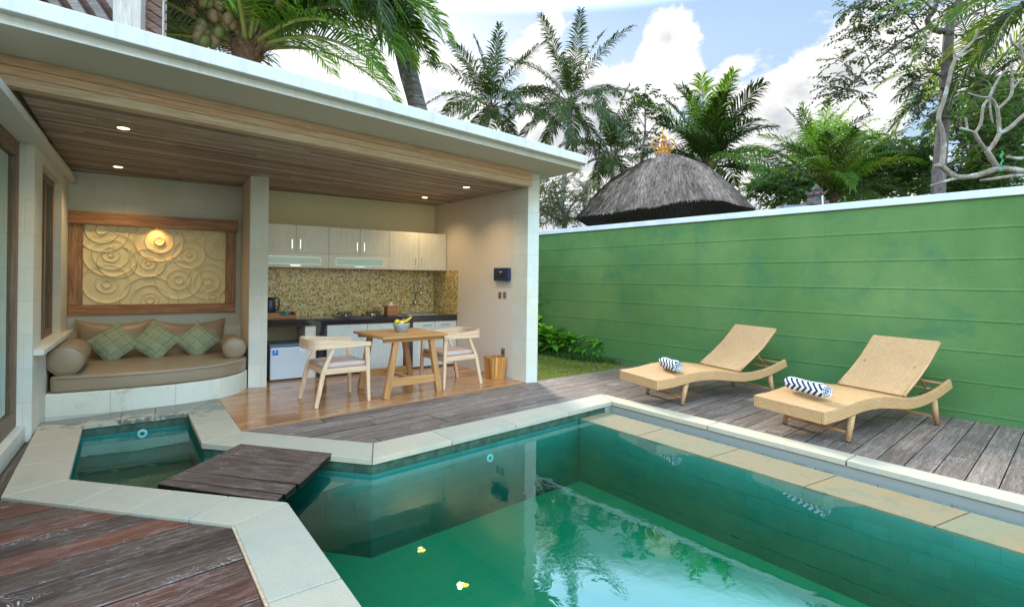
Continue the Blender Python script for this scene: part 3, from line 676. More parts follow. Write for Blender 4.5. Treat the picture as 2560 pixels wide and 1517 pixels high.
# decks
UX = (I8 - I7).normalized(); DA = atan2(UX.y, UX.x)
W0 = g(2560, 1072); W1 = g(1546, 906); WD = (W1 - W0).normalized()
WN = V((-WD.y, WD.x, 0));
if WN.x > 0: WN = -WN
WS = extend_y(W0, W1, -3.5); WE = W1 + WD * 6.0
T0 = g(603.6, 1077); T1 = g(1315, 956.7); T2 = g(1342, 955.2)
GA = g(1343, 951.5); GB = g(1556.7, 919)
eps = UX * 0.008
mb = MB()
deckA = [O6 + V((.01, .01, 0)), O7 + V((0, .012, 0)), O8 + V((0, .014, 0)), O9 + V((.012, 0, 0)), WS - WN * -0.01, lineX(GA, GB, W0, W1), GA, T1]
planks(mb, [(p.x, p.y) for p in deckA], DA, 0.185, 0.007, 0.9, 2.4, -0.055, 0.0, 11, 0.0015)
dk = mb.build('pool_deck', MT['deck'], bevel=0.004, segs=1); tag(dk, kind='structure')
mb = MB()
deckB = [O1 + V((-.01, -.014, 0)), O0 + V((-.014, 0, 0)), V((-6.5, -1.6, 0)), V((-6.5, 2.0, 0)), lineX(V((-6.5, 2.6, 0)), V((-2, 2.6, 0)), O2, O1), O2 + V((0, -.014, 0))]
deckB = [O1 + V((-.01, -.014, 0)), O0 + V((-.014, 0, 0)), V((-6.5, -1.6, 0)), V((-6.5, (O2 + (O2 - O1) * 1.2).y - .2, 0)), O2 + (O2 - O1) * 1.0 + V((0, -.014, 0))]
planks(mb, [(p.x, p.y) for p in deckB], DA + 0.03, 0.20, 0.008, 60, 61, -0.055, 0.0, 5, 0.0015)
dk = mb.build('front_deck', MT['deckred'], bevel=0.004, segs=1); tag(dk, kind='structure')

dO = (O0 - O1).normalized(); nO = V((dO.y, -dO.x, 0)); nO = nO if nO.x < 0 else -nO
mb = MB(); mb.solid([O1 + nO * .001, O0 + nO * .001, O0 + nO * .013, O1 + nO * .013], -.05, .006)
tag(mb.build('deck_edge_strip', MT['beam']), kind='structure')
# timber bridge over the spa mouth
b = [g(602.4, 1114), g(831, 1138), g(700, 1256), g(392, 1216.5)]
br = thing('timber_bridge', (0, 0, 0), 0, 'short bridge of dark weathered planks lying across the mouth of the spa', 'bridge')
fr_ = [0, .36, .66, .86, 1.0]
fr_ = [0, .30, .72, .90, 1.0]
for k in range(4):
    mb = MB(); t0, t1 = fr_[k] + .004, fr_[k + 1] - .004; e = [0, .012, -.006, -.02][k]
    P = [lerp2(b[0], b[3], t0), lerp2(b[1], b[2], t0) + UX * e, lerp2(b[1], b[2], t1) + UX * e, lerp2(b[0], b[3], t1)]
    mb.solid(P, -0.022, 0.022); mb.uvrot = atan2((b[1] - b[0]).y, (b[1] - b[0]).x)
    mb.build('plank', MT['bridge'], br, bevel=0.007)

# ---------------------------------------------------------------- pavilion
BL = V((-5.60, 6.46, 0)); BR = V((-1.405, 9.18, 0)); BD = (BR - BL).normalized(); BN = V((BD.y, -BD.x, 0))   # BN faces the pool
LDIR = (V((-3.57, 3.57, 0)) - BL).normalized(); LN = V((-LDIR.y, LDIR.x, 0))
if LN.x < 0: LN = -LN
R1 = G(1278.5, 947); RDIR = (BR - R1).normalized(); RN = V((-RDIR.y, RDIR.x, 0))
if RN.x > 0: RN = -RN
ZCEIL = 2.75; ZB = 2.95
F0 = V((-3.455, 3.55, 0)); F1 = V((.262, 7.13, 0)); FD = (F1 - F0).normalized(); FN = V((FD.y, -FD.x, 0))   # FN out over the pool
PV = thing('pool_pavilion', (0, 0, 0), 0, 'open fronted stone pavilion with flat white roof over a sofa alcove and kitchenette', 'building')
# kitchen / alcove floor
PFL = V((-3.40, 6.63, 0)); PFR = V((-3.195, 6.70, 0)); PD = V((-.55, .835, 0)).normalized()
mb = MB(); fl = [T0, T1 + V((.0, .02, 0)), T1 + RDIR * 0.6, BR + BD * .2, BL, O4 + LDIR * -0.4, O4 + V((.006, .004, 0))]
mb.prism([(p.x, p.y) for p in fl], -0.06, -0.002); mb.build('floor_bed', MT['grout'], PV)
mb = MB(); planks(mb, [(p.x, p.y) for p in fl], DA + 0.02, 0.148, 0.003, 0.88, 0.92, -0.001, 0.004, 3)
mb.build('floor', MT['tilewood'], PV)
# walls
def wallbox(mb, A, B, n, th, z0, z1): mb.solid([V(A), V(B), V(B) - n * th, V(A) - n * th], z0, z1)
P_on_back = lineX(PFL, PFL + PD, BL, BR); P2_on_back = lineX(PFR, PFR + PD, BL, BR)
mb = MB(); wallbox(mb, BL - BD * .3, P_on_back + BD * .02, BN, .2, -.05, ZB); mb.build('alcove_back_wall', MT['clad'], PV)
mb = MB(); wallbox(mb, P_on_back + BD * .021, BR + BD * .25, BN, .2, -.05, ZB); mb.build('kitchen_back_wall', MT['plaster_back'], PV)
mb = MB(); wallbox(mb, R1 + RDIR * 0.002, BR, RN, .20, -.05, ZB - .002); mb.build('kitchen_side_wall', MT['plaster'], PV)
mb = MB(); mb.solid([PFL + PD * .06, PFR + PD * .06, P2_on_back, P_on_back], -.05, ZCEIL + .1); mb.build('partition_wall', MT['plaster'], PV)
mb = MB(); mb.solid([PFL, PFR, PFR + PD * .058, PFL + PD * .058], -.05, ZCEIL + .1); mb.build('partition_pillar', MT['clad'], PV)
mb = MB(); q = [T1, T1 + (T2 - T1) * 1.0, R1 + (T2 - T1) * 1.05, R1 + RN * 0.003]
T2x = G(1343, 955.0)
q = [T1, T2x, T2x + (R1 - T1), R1 + RN * .004]
mb.solid(q, -.05, 2.945); mb.build('corner_pillar', MT['clad'], PV, bevel=.004)
# left wall: pieces round the window, lintel ledge, door opening
def Lp(s, off=0.0): return BL + LDIR * s + LN * off
SW0, SW1, SE, SD1 = 0.625, 1.90, 2.31, 5.6
ZS, ZT = 0.79, 2.50
mb = MB()
def lw(s0, s1, z0, z1, o0=-.22, o1=0.0): mb.solid([Lp(s0, o0), Lp(s1, o0), Lp(s1, o1), Lp(s0, o1)], z0, z1)
lw(-.2, SW0, -.05, 2.62); lw(SW1, SE, -.05, 2.62); lw(SW0, SW1, -.05, ZS - .04)
lw(SW0, SW1, ZT, 2.62)
mb.build('alcove_side_wall', MT['clad'], PV)
mb = MB(); lw(-.2, SD1, 2.622, 2.948, -.22, -.002); mb.build('upper_side_wall', MT['white'], PV)
mb = MB(); lw(.02, SE + .02, 2.60, 2.665, .001, .075); lw(SE + .02, SD1, 2.60, 2.665, -.2, .085); mb.build('lintel_ledge', MT['white'], PV, bevel=.004)
wn = tag(empty('alcove_window', (0, 0, 0)), None); wn.parent = PV
mb = MB(); lw(.12, SE - .06, ZS - .085, ZS - .035, -.10, .07); mb.build('sill', MT['clad'], wn, bevel=.004)
mb = MB(); fz0, fz1 = ZS - .033, ZT
lw(SW0, SW0 + .06, fz0, fz1, -.13, -.07); lw(SW1 - .06, SW1, fz0, fz1, -.13, -.07); lw(SW0 + .06, SW1 - .06, fz0, fz0 + .07, -.13, -.07); lw(SW0 + .06, SW1 - .06, fz1 - .07, fz1, -.13, -.07)
lw(1.22, 1.30, fz0 + .07, fz1 - .07, -.125, -.06)
mb.build('frame', MT['winwood'], wn, bevel=.004)
mb = MB(); lw(SW0 + .05, SW1 - .05, fz0 + .06, fz1 - .06, -.103, -.099); mb.build('pane', MT['glass'], wn)
# sliding glass door
dr = tag(empty('glass_door', (0, 0, 0)), None); dr.parent = PV
mb = MB(); lw(SE + .002, SD1, -.05, .10, -.22, -.04); mb.build('threshold', MT['clad'], dr, bevel=.004)
mb = MB()
lw(SE + .002, SE + .10, .102, 2.598, -.16, -.10); lw(SE + .102, SD1, .102, .24, -.16, -.10); lw(SE + .102, SD1, 2.46, 2.598, -.16, -.10); lw(4.2, 4.3, .242, 2.458, -.16, -.10)
mb.build('frame', MT['winwood'], dr, bevel=.004)
mb = MB(); lw(SE + .09, SD1, .23, 2.47, -.132, -.128); mb.build('pane', MT['glass'], dr)
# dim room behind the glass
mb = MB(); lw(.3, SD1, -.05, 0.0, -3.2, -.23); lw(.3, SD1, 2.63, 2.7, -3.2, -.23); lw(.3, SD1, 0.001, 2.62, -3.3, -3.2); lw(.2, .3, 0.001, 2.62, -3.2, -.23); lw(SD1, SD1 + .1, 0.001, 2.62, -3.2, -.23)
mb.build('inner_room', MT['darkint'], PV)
mb = MB()
for k in range(9): lw(2.55 + k * .045, 2.58 + k * .045, .02, 2.58, -.50 - .02 * (k % 2), -.47 - .02 * (k % 2))
for k in range(8): lw(1.45 + k * .045, 1.48 + k * .045, .3, 2.58, -.34 - .02 * (k % 2), -.31 - .02 * (k % 2))
mb.build('curtain', MT['soffit'], PV)
# ceiling: void board with timber slats hung below it
cpoly = [F0 - FN * .02, F1 - FN * .02, R1 - V((0, 0, 0)), BR, BL]
cpoly = [F0, F1 - FD * .05, R1, BR, BL]
mb = MB(); mb.prism([(p.x, p.y) for p in cpoly], ZCEIL - .0005, ZCEIL + .06); mb.build('ceiling_board', MT['slatback'], PV)
mb = MB(); planks(mb, [(p.x, p.y) for p in cpoly], atan2(FD.y, FD.x), 0.072, 0.011, 2.2, 2.8, ZCEIL - .005, ZCEIL + .002, 9, 0.0)
mb.build('ceiling_slats', MT['slat'], PV)
# beam of three boards
mb = MB(); fe = F1 - FD * 0.02
for k, (za, zb, o) in enumerate([(2.742, 2.812, .002), (2.8145, 2.879, .000), (2.8815, 2.9485, .002)]):
    mb.solid([F0 - FD * .15 + FN * o, F1 - FD * .0 + FN * o, F1 - FN * .12, F0 - FD * .15 - FN * .12], za, zb)
mb.build('front_beam', MT['beam'], PV, bevel=.003)
# roof
rf = tag(empty('roof', (0, 0, 0)), None); rf.parent = PV
RA = V((.943, 6.98, 0)); RB_ = RA + V((-.59, .807, 0)).normalized() * 4.4; RC = V((-6.9, 7.2, 0)); RD = V((-3.08, 3.08, 0)) - V((4.02, 3.9, 0)).normalized() * 1.6
RD2 = RD + V((-2.6, 1.6, 0))
lower = [RA, RB_, RC, RD2, RD]
mb = MB(); mb.prism([(p.x, p.y) for p in lower], ZB, ZB + .058); mb.build('soffit', MT['soffit'], rf)
cen = V((-2.8, 6.2, 0))
up = [RA + V((.055, -.085, 0)), RB_ + V((.06, .05, 0)), RC + V((-.05, .05, 0)), RD2 + V((-.05, -.05, 0)), RD + V((-.01, -.09, 0))]
mb = MB(); mb.solid([(p.x, p.y) for p in up], ZB + .0605, ZB + .172); mb.build('fascia', MT['white'], rf, bevel=.006)
mb = MB(); lo2 = [p + (p - cen).normalized() * .0035 for p in lower]
for a, c in zip(lo2, lo2[1:] + lo2[:1]):
    d = (c - a).normalized(); nn = V((d.y, -d.x, 0)); nn = -nn if nn.dot(cen - a) < 0 else nn
    mb.solid([a, c, c + nn * .003, a + nn * .003], ZB - .002, ZB + .0595)
mb.build('lower_fascia', MT['white'], rf)
# built-in stone bench of the alcove
bf = [G(105, 1046), G(284, 1030.5), G(390, 1019.5), G(465, 1010), G(550, 996), G(600, 981), PFL + V((-.012, -.012, 0))]
bq = [lineX(BL, BL + LDIR, bf[0], bf[1])] + bf[1:] + [PFL + PD * .06 + V((-.012, 0, 0)), P_on_back, BL]
def smooth_curve(P, n=6):
    out = []
    for i in range(len(P) - 1):
        p0, p1, p2, p3 = P[max(i - 1, 0)], P[i], P[i + 1], P[min(i + 2, len(P) - 1)]
        for k in range(n):
            t = k / n; out.append(0.5 * ((2 * p1) + (p2 - p0) * t + (2 * p0 - 5 * p1 + 4 * p2 - p3) * t * t + (3 * p1 - p0 - 3 * p2 + p3) * t ** 3))
    return out + [P[-1]]
front = smooth_curve([bq[0]] + bf[1:], 5)
bench_poly = front + [P_on_back - BD * .0 + V((-.01, 0, 0)), BL]
mb = MB(); mb.solid([(p.x, p.y) for p in bench_poly], -.05, .235); mb.build('stone_bench', MT['bench'], PV, bevel=.008)
# dark timber strip between side wall and coping
mb = MB(); st = [Lp(SE + .02, .004), Lp(3.6, .004), Lp(3.6, .12), O2 + (O3 - O2) * .0 + V((-.01, 0, 0)), O3 + V((-.01, 0, 0)), lineX(BL, BL + LDIR, bf[0], bf[1])]
st = [Lp(5.2, .002), Lp(2.0, .002), O3 + V((-.012, -.0, 0)), O2 + V((-.012, 0, 0)), O2 + (O2 - O3) * .8 + V((-.012, 0, 0))]
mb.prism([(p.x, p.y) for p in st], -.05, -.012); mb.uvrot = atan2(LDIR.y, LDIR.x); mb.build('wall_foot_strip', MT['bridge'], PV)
# mosaic splashback on both walls
CE = lineX(R1, BR, V((-2.61, 7.45, 0)), V((-.98, 8.53, 0)))     # counter front edge meets side wall
CD = (V((-.98, 8.53, 0)) - V((-2.61, 7.45, 0))).normalized(); CN = V((CD.y, -CD.x, 0))
mb = MB(); mb.solid([P_on_back + BN * .0, BR, BR + BN * .008, P_on_back + BN * .008], .80, 1.60)
s_end = (CE - BR).length + .02
mb.solid([BR - RDIR * .009 + RN * .0, BR - RDIR * s_end, BR - RDIR * s_end + RN * .008, BR - RDIR * .009 + RN * .008], .80, 1.585)
mb.build('mosaic_splashback', MT['mosaic'], PV)

# green boundary wall: seven boarded courses, extruded profile
gw = thing('green_boundary_wall', (0, 0, 0), 0, 'long green stucco wall with horizontal courses and a white cap behind the loungers', 'wall')
mb = MB(); prof = []; zt = 2.374; courses = [0.07, 0.40, 0.73, 1.06, 1.39, 1.72, 2.05]
o = 0.0; prof.append((0.0, -.06))
for zc in courses:
    prof += [(o, zc - .007), (o - .004, zc - .005), (o - .004, zc + .001), (o + .004, zc + .004), (o + .002, zc + .016), (o, zc + .03)]
prof.append((o, zt))
nseg = 60
for i in range(nseg):
    a = WS + (WE - WS) * (i / nseg); c = WS + (WE - WS) * ((i + 1) / nseg)
    def wob(P, z): return mnoise.noise(V((P.x * .6, P.y * .6, z * .8))) * .012
    for (o0, z0), (o1, z1) in zip(prof[:-1], prof[1:]):
        za = z0 + (wob(a, 9 + z0) if .05 < z0 < 2.3 else 0); zb = z1 + (wob(a, 9 + z0) if .05 < z1 < 2.3 else 0)
        zc_ = z0 + (wob(c, 9 + z0) if .05 < z0 < 2.3 else 0); zd = z1 + (wob(c, 9 + z0) if .05 < z1 < 2.3 else 0)
        p, q_ = a + WN * o0, a + WN * o1; r_, s_ = c + WN * o0, c + WN * o1
        vs = [(r_.x, r_.y, z0), (p.x, p.y, z0), (q_.x, q_.y, z1), (s_.x, s_.y, z1)]
        mb.add(vs, [(0, 1, 2, 3)])
wallbox(mb, WS - WN * .03, WE - WN * .03, WN, .12, -.06, zt)
mb.build('wall_face', MT['green'], gw)
mb = MB(); mb.solid([WS + WN * .03, WE + WN * .03, WE - WN * .20, WS - WN * .20], zt, zt + .085); mb.build('wall_cap', MT['cap'], gw, bevel=.006)
# garden bed
mb = MB(); gp = [GA, lineX(GA, GB, W0, W1), WE, R1 + RDIR * 5 - RN * .25, T2 + V((.0, .0, 0))]
mb.prism([(p.x, p.y) for p in gp], -.05, -.012); tag(mb.build('garden_soil', MT['soil']), kind='structure')
# ================================================================ OBJECTS
ZK = 0.005
# ---- carved relief panel with old timber frame, on the alcove back wall
def bs(px, py, o=0.0):
    p = onplane(px, py, BL + BN * o, BR + BN * o); return ((p - BL - BN * o).dot(BD), p.z)
rp = thing('carved_relief_panel', (BL.x, BL.y, 0), atan2(BD.y, BD.x), 'carved sandstone relief of overlapping ripple rings framed in old brown timber', 'wall art')
# local frame: x along wall, -y out from wall, z up
c2 = lambda x, y: bs(x * .458, 380 + y * .458, .05)
xl, _ = c2(372, 600); xr, _ = c2(1287, 600); x_in0, _ = c2(452, 600); x_in1, _ = c2(1231, 600)
zb0 = (c2(372, 888)[1] + c2(1287, 877)[1]) / 2; zb1 = c2(840, 829)[1]; zt0 = (c2(368, 385)[1] + c2(1290, 440)[1]) / 2; zt1 = (c2(368, 318)[1] + c2(1293, 380)[1]) / 2
def rbox(mb, x0, x1, y0, y1, z0, z1): mb.box(x0, x1, -y1, -y0, z0, z1)
mb = MB(); rbox(mb, xl - .02, xr + .015, .012, .115, zt0, zt1); mb.build('frame_header', MT['oldwood'], rp, bevel=.006)
mb = MB(); rbox(mb, xl, xr, .012, .07, zb0, zb1); mb.build('frame_rail', MT['oldwood'], rp, bevel=.005)
mb = MB(); rbox(mb, xl, x_in0, .012, .068, zb1 + .001, zt0 - .002); mb.build('frame_stile', MT['oldwoodv'], rp, bevel=.005)
mb = MB(); rbox(mb, x_in1, xr, .012, .068, zb1 + .001, zt0 - .002); mb.build('frame_stile', MT['oldwoodv'], rp, bevel=.005)
circ = []
for cx, cy, rs in [(605, 560, (150, 102, 50, 16)), (582, 720, (132, 63, 26)), (555, 425, (92, 32)), (560, 432, (142,)), (870, 487, (132, 78, 28)), (808, 605, (95, 44, 15)), (1030, 560, (90, 46, 15)),
                   (1200, 515, (86, 32, 15)), (975, 697, (125, 66, 28)), (1130, 707, (110, 70, 26)), (818, 808, (155, 100, 50, 24)), (1040, 415, (76, 34)), (1158, 795, (72, 46, 20)), (640, 600, (108,))]:
    X, Z = c2(cx, cy); circ.append((X, Z, [c2(cx + r, cy)[0] - X for r in rs]))
def relief_h(x, z):
    h = 0.0
    for X, Z, rs in circ:
        d = sqrt((x - X) ** 2 + (z - Z) ** 2)
        if d > rs[0] + .012: continue
        for r in rs:
            e = d - r; wd = min(.045, r * .6)
            if -wd < e <= 0: h += .017 * (1 + e / wd) ** 1.4
            elif 0 < e < .007: h += .017 * (1 - e / .007)
        if len(rs) > 1 and d < rs[-1]: h += .010
    return h
mb = MB(); NX, NZ = 420, 240
def rf_(u, v):
    x = x_in0 - .004 + (x_in1 - x_in0 + .008) * u; z = zb1 - .004 + (zt0 - zb1 + .03) * v; return V((x, -(.022 + relief_h(x, z)), z))
mb.grid(NX, NZ, rf_); mb.build('carved_panel', MT['relief'], rp, smooth=False)
# lamp hidden under the header
lx, lz = bs(392, 582, .05)
mb = MB(); rbox(mb, lx - .035, lx + .035, .080, .104, zt0 - .010, zt0 - .001); mb.build('picture_lamp', MT['boxwood'], rp)
ld = bpy.data.lights.new('picture_light', 'SPOT'); ld.energy = 3.2; ld.color = (1, .47, .15); ld.spot_size = radians(105); ld.spot_blend = 1.0; ld.shadow_soft_size = .02
lo = bpy.data.objects.new('picture_light', ld); COL.objects.link(lo); lo.location = BL + BD * lx + BN * .13 + V((0, 0, zt0 - .012)); 
lo.rotation_euler = (BL + BD * lx + V((0, 0, zt0 - .20)) - lo.location).to_track_quat('-Z', 'Y').to_euler()

# ---- downlights
for i, (px, py, lab) in enumerate([(308.7, 320, 'lit round downlight over the sofa alcove nearest the front beam'), (295.4, 417, 'lit round downlight close to the back wall above the carved relief'),
                   (1166, 468, 'lit round downlight over the kitchenette nearest the corner pillar'), (1062, 493.6, 'lit round downlight above the kitchen wall cabinets')]):
    p = G(px, py, ZCEIL - .004)
    t = thing('downlight', (p.x, p.y, ZCEIL - .004), 0, lab, 'ceiling light', 'round downlights in the slatted ceiling')
    q = MB(); q.lathe([(.046, -.006), (.060, -.004), (.062, .0), (.046, .0)], 24, cap=False); q.lathe([(.046, -.006), (.046, .004)], 24, cap=False); q.build('trim_ring', MT['steel'], t, smooth=True)
    q = MB(); q.lathe([(.001, -.003), (.045, -.003)], 24, cap=False); q.build('bulb', MT['lamp'], t)
    ld = bpy.data.lights.new('downlight_light', 'SPOT'); ld.energy = 30; ld.color = (1, .74, .42); ld.spot_size = radians(130); ld.spot_blend = .9; ld.shadow_soft_size = .045
    lo = bpy.data.objects.new('downlight_light', ld); COL.objects.link(lo); lo.location = (p.x, p.y, ZCEIL - .02); lo.parent = None

# ---- sofa cushions
LZ = .405
sc_ = thing('sofa_seat_cushion', (0, 0, 0), 0, 'long curved taupe seat cushion lying on the stone bench', 'cushion')
cen = sum((V(p) for p in bench_poly), V((0, 0, 0))) / len(bench_poly)
mb = MB(); fr2 = [p + V((-.01, .02, 0)) for p in front[1:-2]]
pol = [fr2[0] + V((-.02, .0, 0))] + fr2 + [PFL + V((-.05, .06, 0)), P_on_back + V((-.03, -.03, 0)), BL + V((.03, -.04, 0))]
pol[0] = Lp((front[0] - BL).length - .04, .03)
mb.solid([(p.x, p.y) for p in pol], .238, LZ)
mb.build('cushion_body', MT['leather'], sc_, smooth=True, bevel=.028, segs=4, angle=40)
mb = MB(); pts = [V((p.x, p.y, LZ - .022)) + V((.006, -.008, 0)) for p in fr2]; mb.tube(pts, .004, 6); mb.build('piping', MT['leather'], sc_, smooth=True)
def pillow_mb(wd, ht, th, corner=2.6, seed=0, sag=0.0, n=22):
    mb = MB(); rnd = random.Random(seed); ph = rnd.uniform(0, 9)
    for side in (-1, 1):
        def fn(u, v, side=side):
            a, b = u * 2 - 1, v * 2 - 1
            px = a * wd / 2 * (1 - .07 * (1 - b * b)) ; pz = b * ht / 2 * (1 - .07 * (1 - a * a))
            t = ((1 - abs(a) ** corner) * (1 - abs(b) ** corner)) ** .55
            w_ = mnoise.noise(V((a * 1.6 + ph, b * 1.6, side))) * .18 * t
            return V((px, side * th / 2 * (t + w_ * .5), pz - sag * (1 - a * a) * (b + 1) / 2))
        k = MB(); k.grid(n, n, fn)
        if side < 0: k.f = [f for f in k.f]
        else: k.f = [f[::-1] for f in k.f]
        mb.add(k.v, k.f)
    return mb
BA = atan2(BD.y, BD.x)
def pillow(name, label, px, py, dist_from_wall, wd, ht, th, tilt, roll, mat, group, zc=None, seed=1, yaw=0.0, sag=0.0):
    A = BL + BN * dist_from_wall; p = onplane(px, py, A, A + BD)
    o = thing(name, (p.x, p.y, p.z if zc is None else zc), BA + yaw, label, 'pillow', group)
    b = pillow_mb(wd, ht, th, seed=seed, sag=sag).build('cover', mat, o, smooth=True)
    b.rotation_euler = (tilt, roll, 0); b.rotation_mode = 'YXZ'
    R = Matrix.Rotation(tilt, 4, 'X') @ Matrix.Rotation(roll, 4, 'Y'); b.rotation_mode = 'XYZ'; b.rotation_euler = R.to_euler()
    sm = MB(); k = 24
    e = []
    for i in range(4 * k):
        s_, t_ = divmod(i, k); f = t_ / k * 2 - 1
        a, bb = [(f, -1), (1, f), (-f, 1), (-1, -f)][s_]
        e.append(V((a * wd / 2 * (1 - .07 * (1 - bb * bb)), 0, bb * ht / 2 * (1 - .07 * (1 - a * a)) - sag * (1 - a * a) * (bb + 1) / 2)))
    sm.tube(e + [e[0]], .004, 5, caps=False); s2 = sm.build('seam', mat, o, smooth=True); s2.rotation_euler = b.rotation_euler
    return o
gB = 'taupe back pillows'; gD = 'green patterned pillows standing on their corners'
pillow('back_pillow', 'wide taupe back pillow at the left end of the sofa', 289, 848, .20, .82, .52, .20, radians(-14), radians(1), MT['leather'], gB, seed=2, sag=.05)
pillow('back_pillow', 'wide taupe back pillow at the right end of the sofa', 479, 845, .20, .82, .52, .20, radians(-14), radians(-1), MT['leather'], gB, seed=5, sag=.05)
pillow('accent_pillow', 'green patterned diamond pillow nearest the left bolster', 283, 858, .46, .40, .40, .15, radians(-22), radians(45 + 6), MT['cushion'], gD, seed=7)
pillow('accent_pillow', 'green patterned diamond pillow between the two others', 388, 853, .46, .41, .41, .15, radians(-22), radians(45 - 5), MT['cushion'], gD, seed=8)
pillow('accent_pillow', 'green patterned diamond pillow nearest the right bolster', 493, 851, .46, .38, .38, .15, radians(-20), radians(45 + 2), MT['cushion'], gD, seed=9)
def bolster(label, p, d, L, r, seed):
    o = thing('bolster', (p.x, p.y, LZ + r), atan2(d.y, d.x), label, 'bolster', 'round taupe bolsters'); q = MB(); N = 28
    prof = [(.001, -.028), (r * .35, -.024), (r * .70, -.014), (r * .93, -.004), (r, .012), (r * 1.01, L * .3), (r * 1.015, L * .6), (r, L - .012), (r * .93, L + .004), (r * .6, L + .018), (.001, L + .022)]
    M = Matrix(((0, 0, 1), (0, 1, 0), (-1, 0, 0)))
    q.lathe(prof, N, (0, 0, 0), M, cap=False); q.build('cover', MT['leather'], o, smooth=True)
    q = MB()
    for xx in (.006,): q.tube([V((xx, cos(a) * (r + .001), sin(a) * (r + .001))) for a in [2 * pi * k / 28 for k in range(29)]], .0045, 5, caps=False)
    q.build('piping', MT['leather'], o, smooth=True)
bolster('taupe bolster beside the window wall at the left end of the sofa', G(158, 902, .555) + V((.02, .0, 0)), -LDIR, .80, .15, 1)
bolster('shorter taupe bolster against the partition at the right end of the sofa', V((-3.50, 6.48, 0)), V((-.55, .84, 0)), .58, .128, 2)

# ---- kitchen counter
C0 = CE - CD * 3.2
CA = atan2(CD.y, CD.x)
def s_front(px, base=CE, d=CD):          # distance along a vertical front plane measured from CE, for an image column
    p = onplane(px, 700, base, base + d); return (p - base).dot(d)
def cpt(px, inset, z):                    # point on the counter: image column + distance behind the front edge
    b = CE - CN * inset; p = onplane(px, 700, b, b + CD); return V((p.x, p.y, z))
kc = thing('kitchen_counter', (CE.x, CE.y, 0), CA, 'black granite kitchen counter with pale wood grain doors along the back wall', 'kitchen counter')
def lk(p): # world -> counter local
    d = V(p) - V((CE.x, CE.y, 0)); return V((d.x * CD.x + d.y * CD.y, -d.x * CD.y + d.y * CD.x, d.z))
loc = lambda pts: [tuple(lk(p)[:2]) for p in pts]
s_left = s_front(650)
PB = P_on_back + BD * .0
mb = MB(); mb.solid(loc([CE + CD * s_left, CE - RDIR * .002, BR - RDIR * .012 + BN * .009, P2_on_back + BN * .010, PFR + PD * .35]), .752, .85)
mb.build('countertop', MT['granite'], kc, bevel=.004)
def front_box(mb, a, b, y0, y1, z0, z1): mb.box(a, b, y0, y1, z0, z1)
sx = {k: s_front(k) for k in (667, 768, 793, 819.5, 921.5, 1011.6, 1034.6, 1090, 1143)}
for a, b, n_ in ((819.5, 921.5, 0), (921.5, 1011.6, 0), (1034.6, 1090, 1), (1090, 1143, 2)):
    mb = MB(); mb.box(sx[a] + .003, sx[b] - .003, .012, .030, .03, .748); d = mb.build('door', MT['laminate_low'], kc, bevel=.002)
    if n_:
        q = MB(); cx = (sx[a] + sx[b]) / 2 + (.05 if n_ == 1 else -.03); q.bar((cx - .075, -.012, .70), (cx + .075, -.012, .70), .010, .010); q.bar((cx - .065, .012, .70), (cx - .065, -.012, .70), .008, .008); q.bar((cx + .065, .012, .70), (cx + .065, -.012, .70), .008, .008)
        q.build('handle', MT['steel'], d)
mb = MB(); mb.box(sx[793], sx[819.5], .006, .60, .006, .75); mb.build('black_panel', MT['granite'], kc); mb = MB(); mb.box(sx[1011.6], sx[1034.6], .006, .5, .006, .75); mb.build('black_panel', MT['granite'], kc)
mb = MB(); mb.box(sx[819.5] + .001, sx[1143] - .001, .045, .07, .006, .75); mb.build('carcass', MT['black'], kc)
mb = MB(); mb.box(sx[768] - .01, sx[793] - .001, .03, .60, .006, .75); mb.build('niche_side', MT['plaster'], kc)
# sink
q = MB(); sp = [cpt(1003, .20, 0), cpt(1075, .16, 0)]
sk = tag(empty('sink', (0, 0, 0)), None); sk.parent = kc
s0, s1 = lk(cpt(1012, .30, 0)).x, lk(cpt(1086, .30, 0)).x
q = MB(); q.box(s0, s1, .13, .16, .8505, .862); q.box(s0, s1, .55, .58, .8505, .862); q.box(s0, s0 + .03, .16, .55, .8505, .862); q.box(s1 - .03, s1, .16, .55, .8505, .862)
q.box(s0 + .03, s1 - .45, .16, .55, .8505, .858); q.build('rim', MT['steel'], sk, bevel=.003)
q = MB(); q.box(s1 - .45, s1 - .03, .16, .55, .8505, .8515); q.build('bowl', MT['black'], sk)
# tap on the splashback
tp_ = thing('wall_tap', tuple(onplane(1034.6, 757, BL + BN * .01, BR + BN * .01)), BA, 'chrome swan neck wall tap above the sink', 'tap')
q = MB(); q.lathe([(.03, 0), (.03, .008), (.016, .012), (.016, .045), (.02, .05), (.02, .075)], 16, (0, 0, 0), Matrix(((1, 0, 0), (0, 0, -1), (0, 1, 0)))); q.ball((0, -.06, .0), .024, .024, .026); q.bar((0, -.06, 0), (.06, -.07, .012), .016, .016, w2=.012); q.build('body', MT['chrome'], tp_, smooth=True)
q = MB(); q.tube([(0, -.06, .01), (0, -.06, .30), (0, -.065, .335), (.02, -.08, .355), (.05, -.11, .345), (.07, -.13, .30), (.075, -.135, .22)], .0095, 10)
q.lathe([(.012, 0), (.02, -.035), (.026, -.06), (.018, -.075)], 12, (.075, -.135, .225)); q.build('spout', MT['chrome'], tp_, smooth=True)
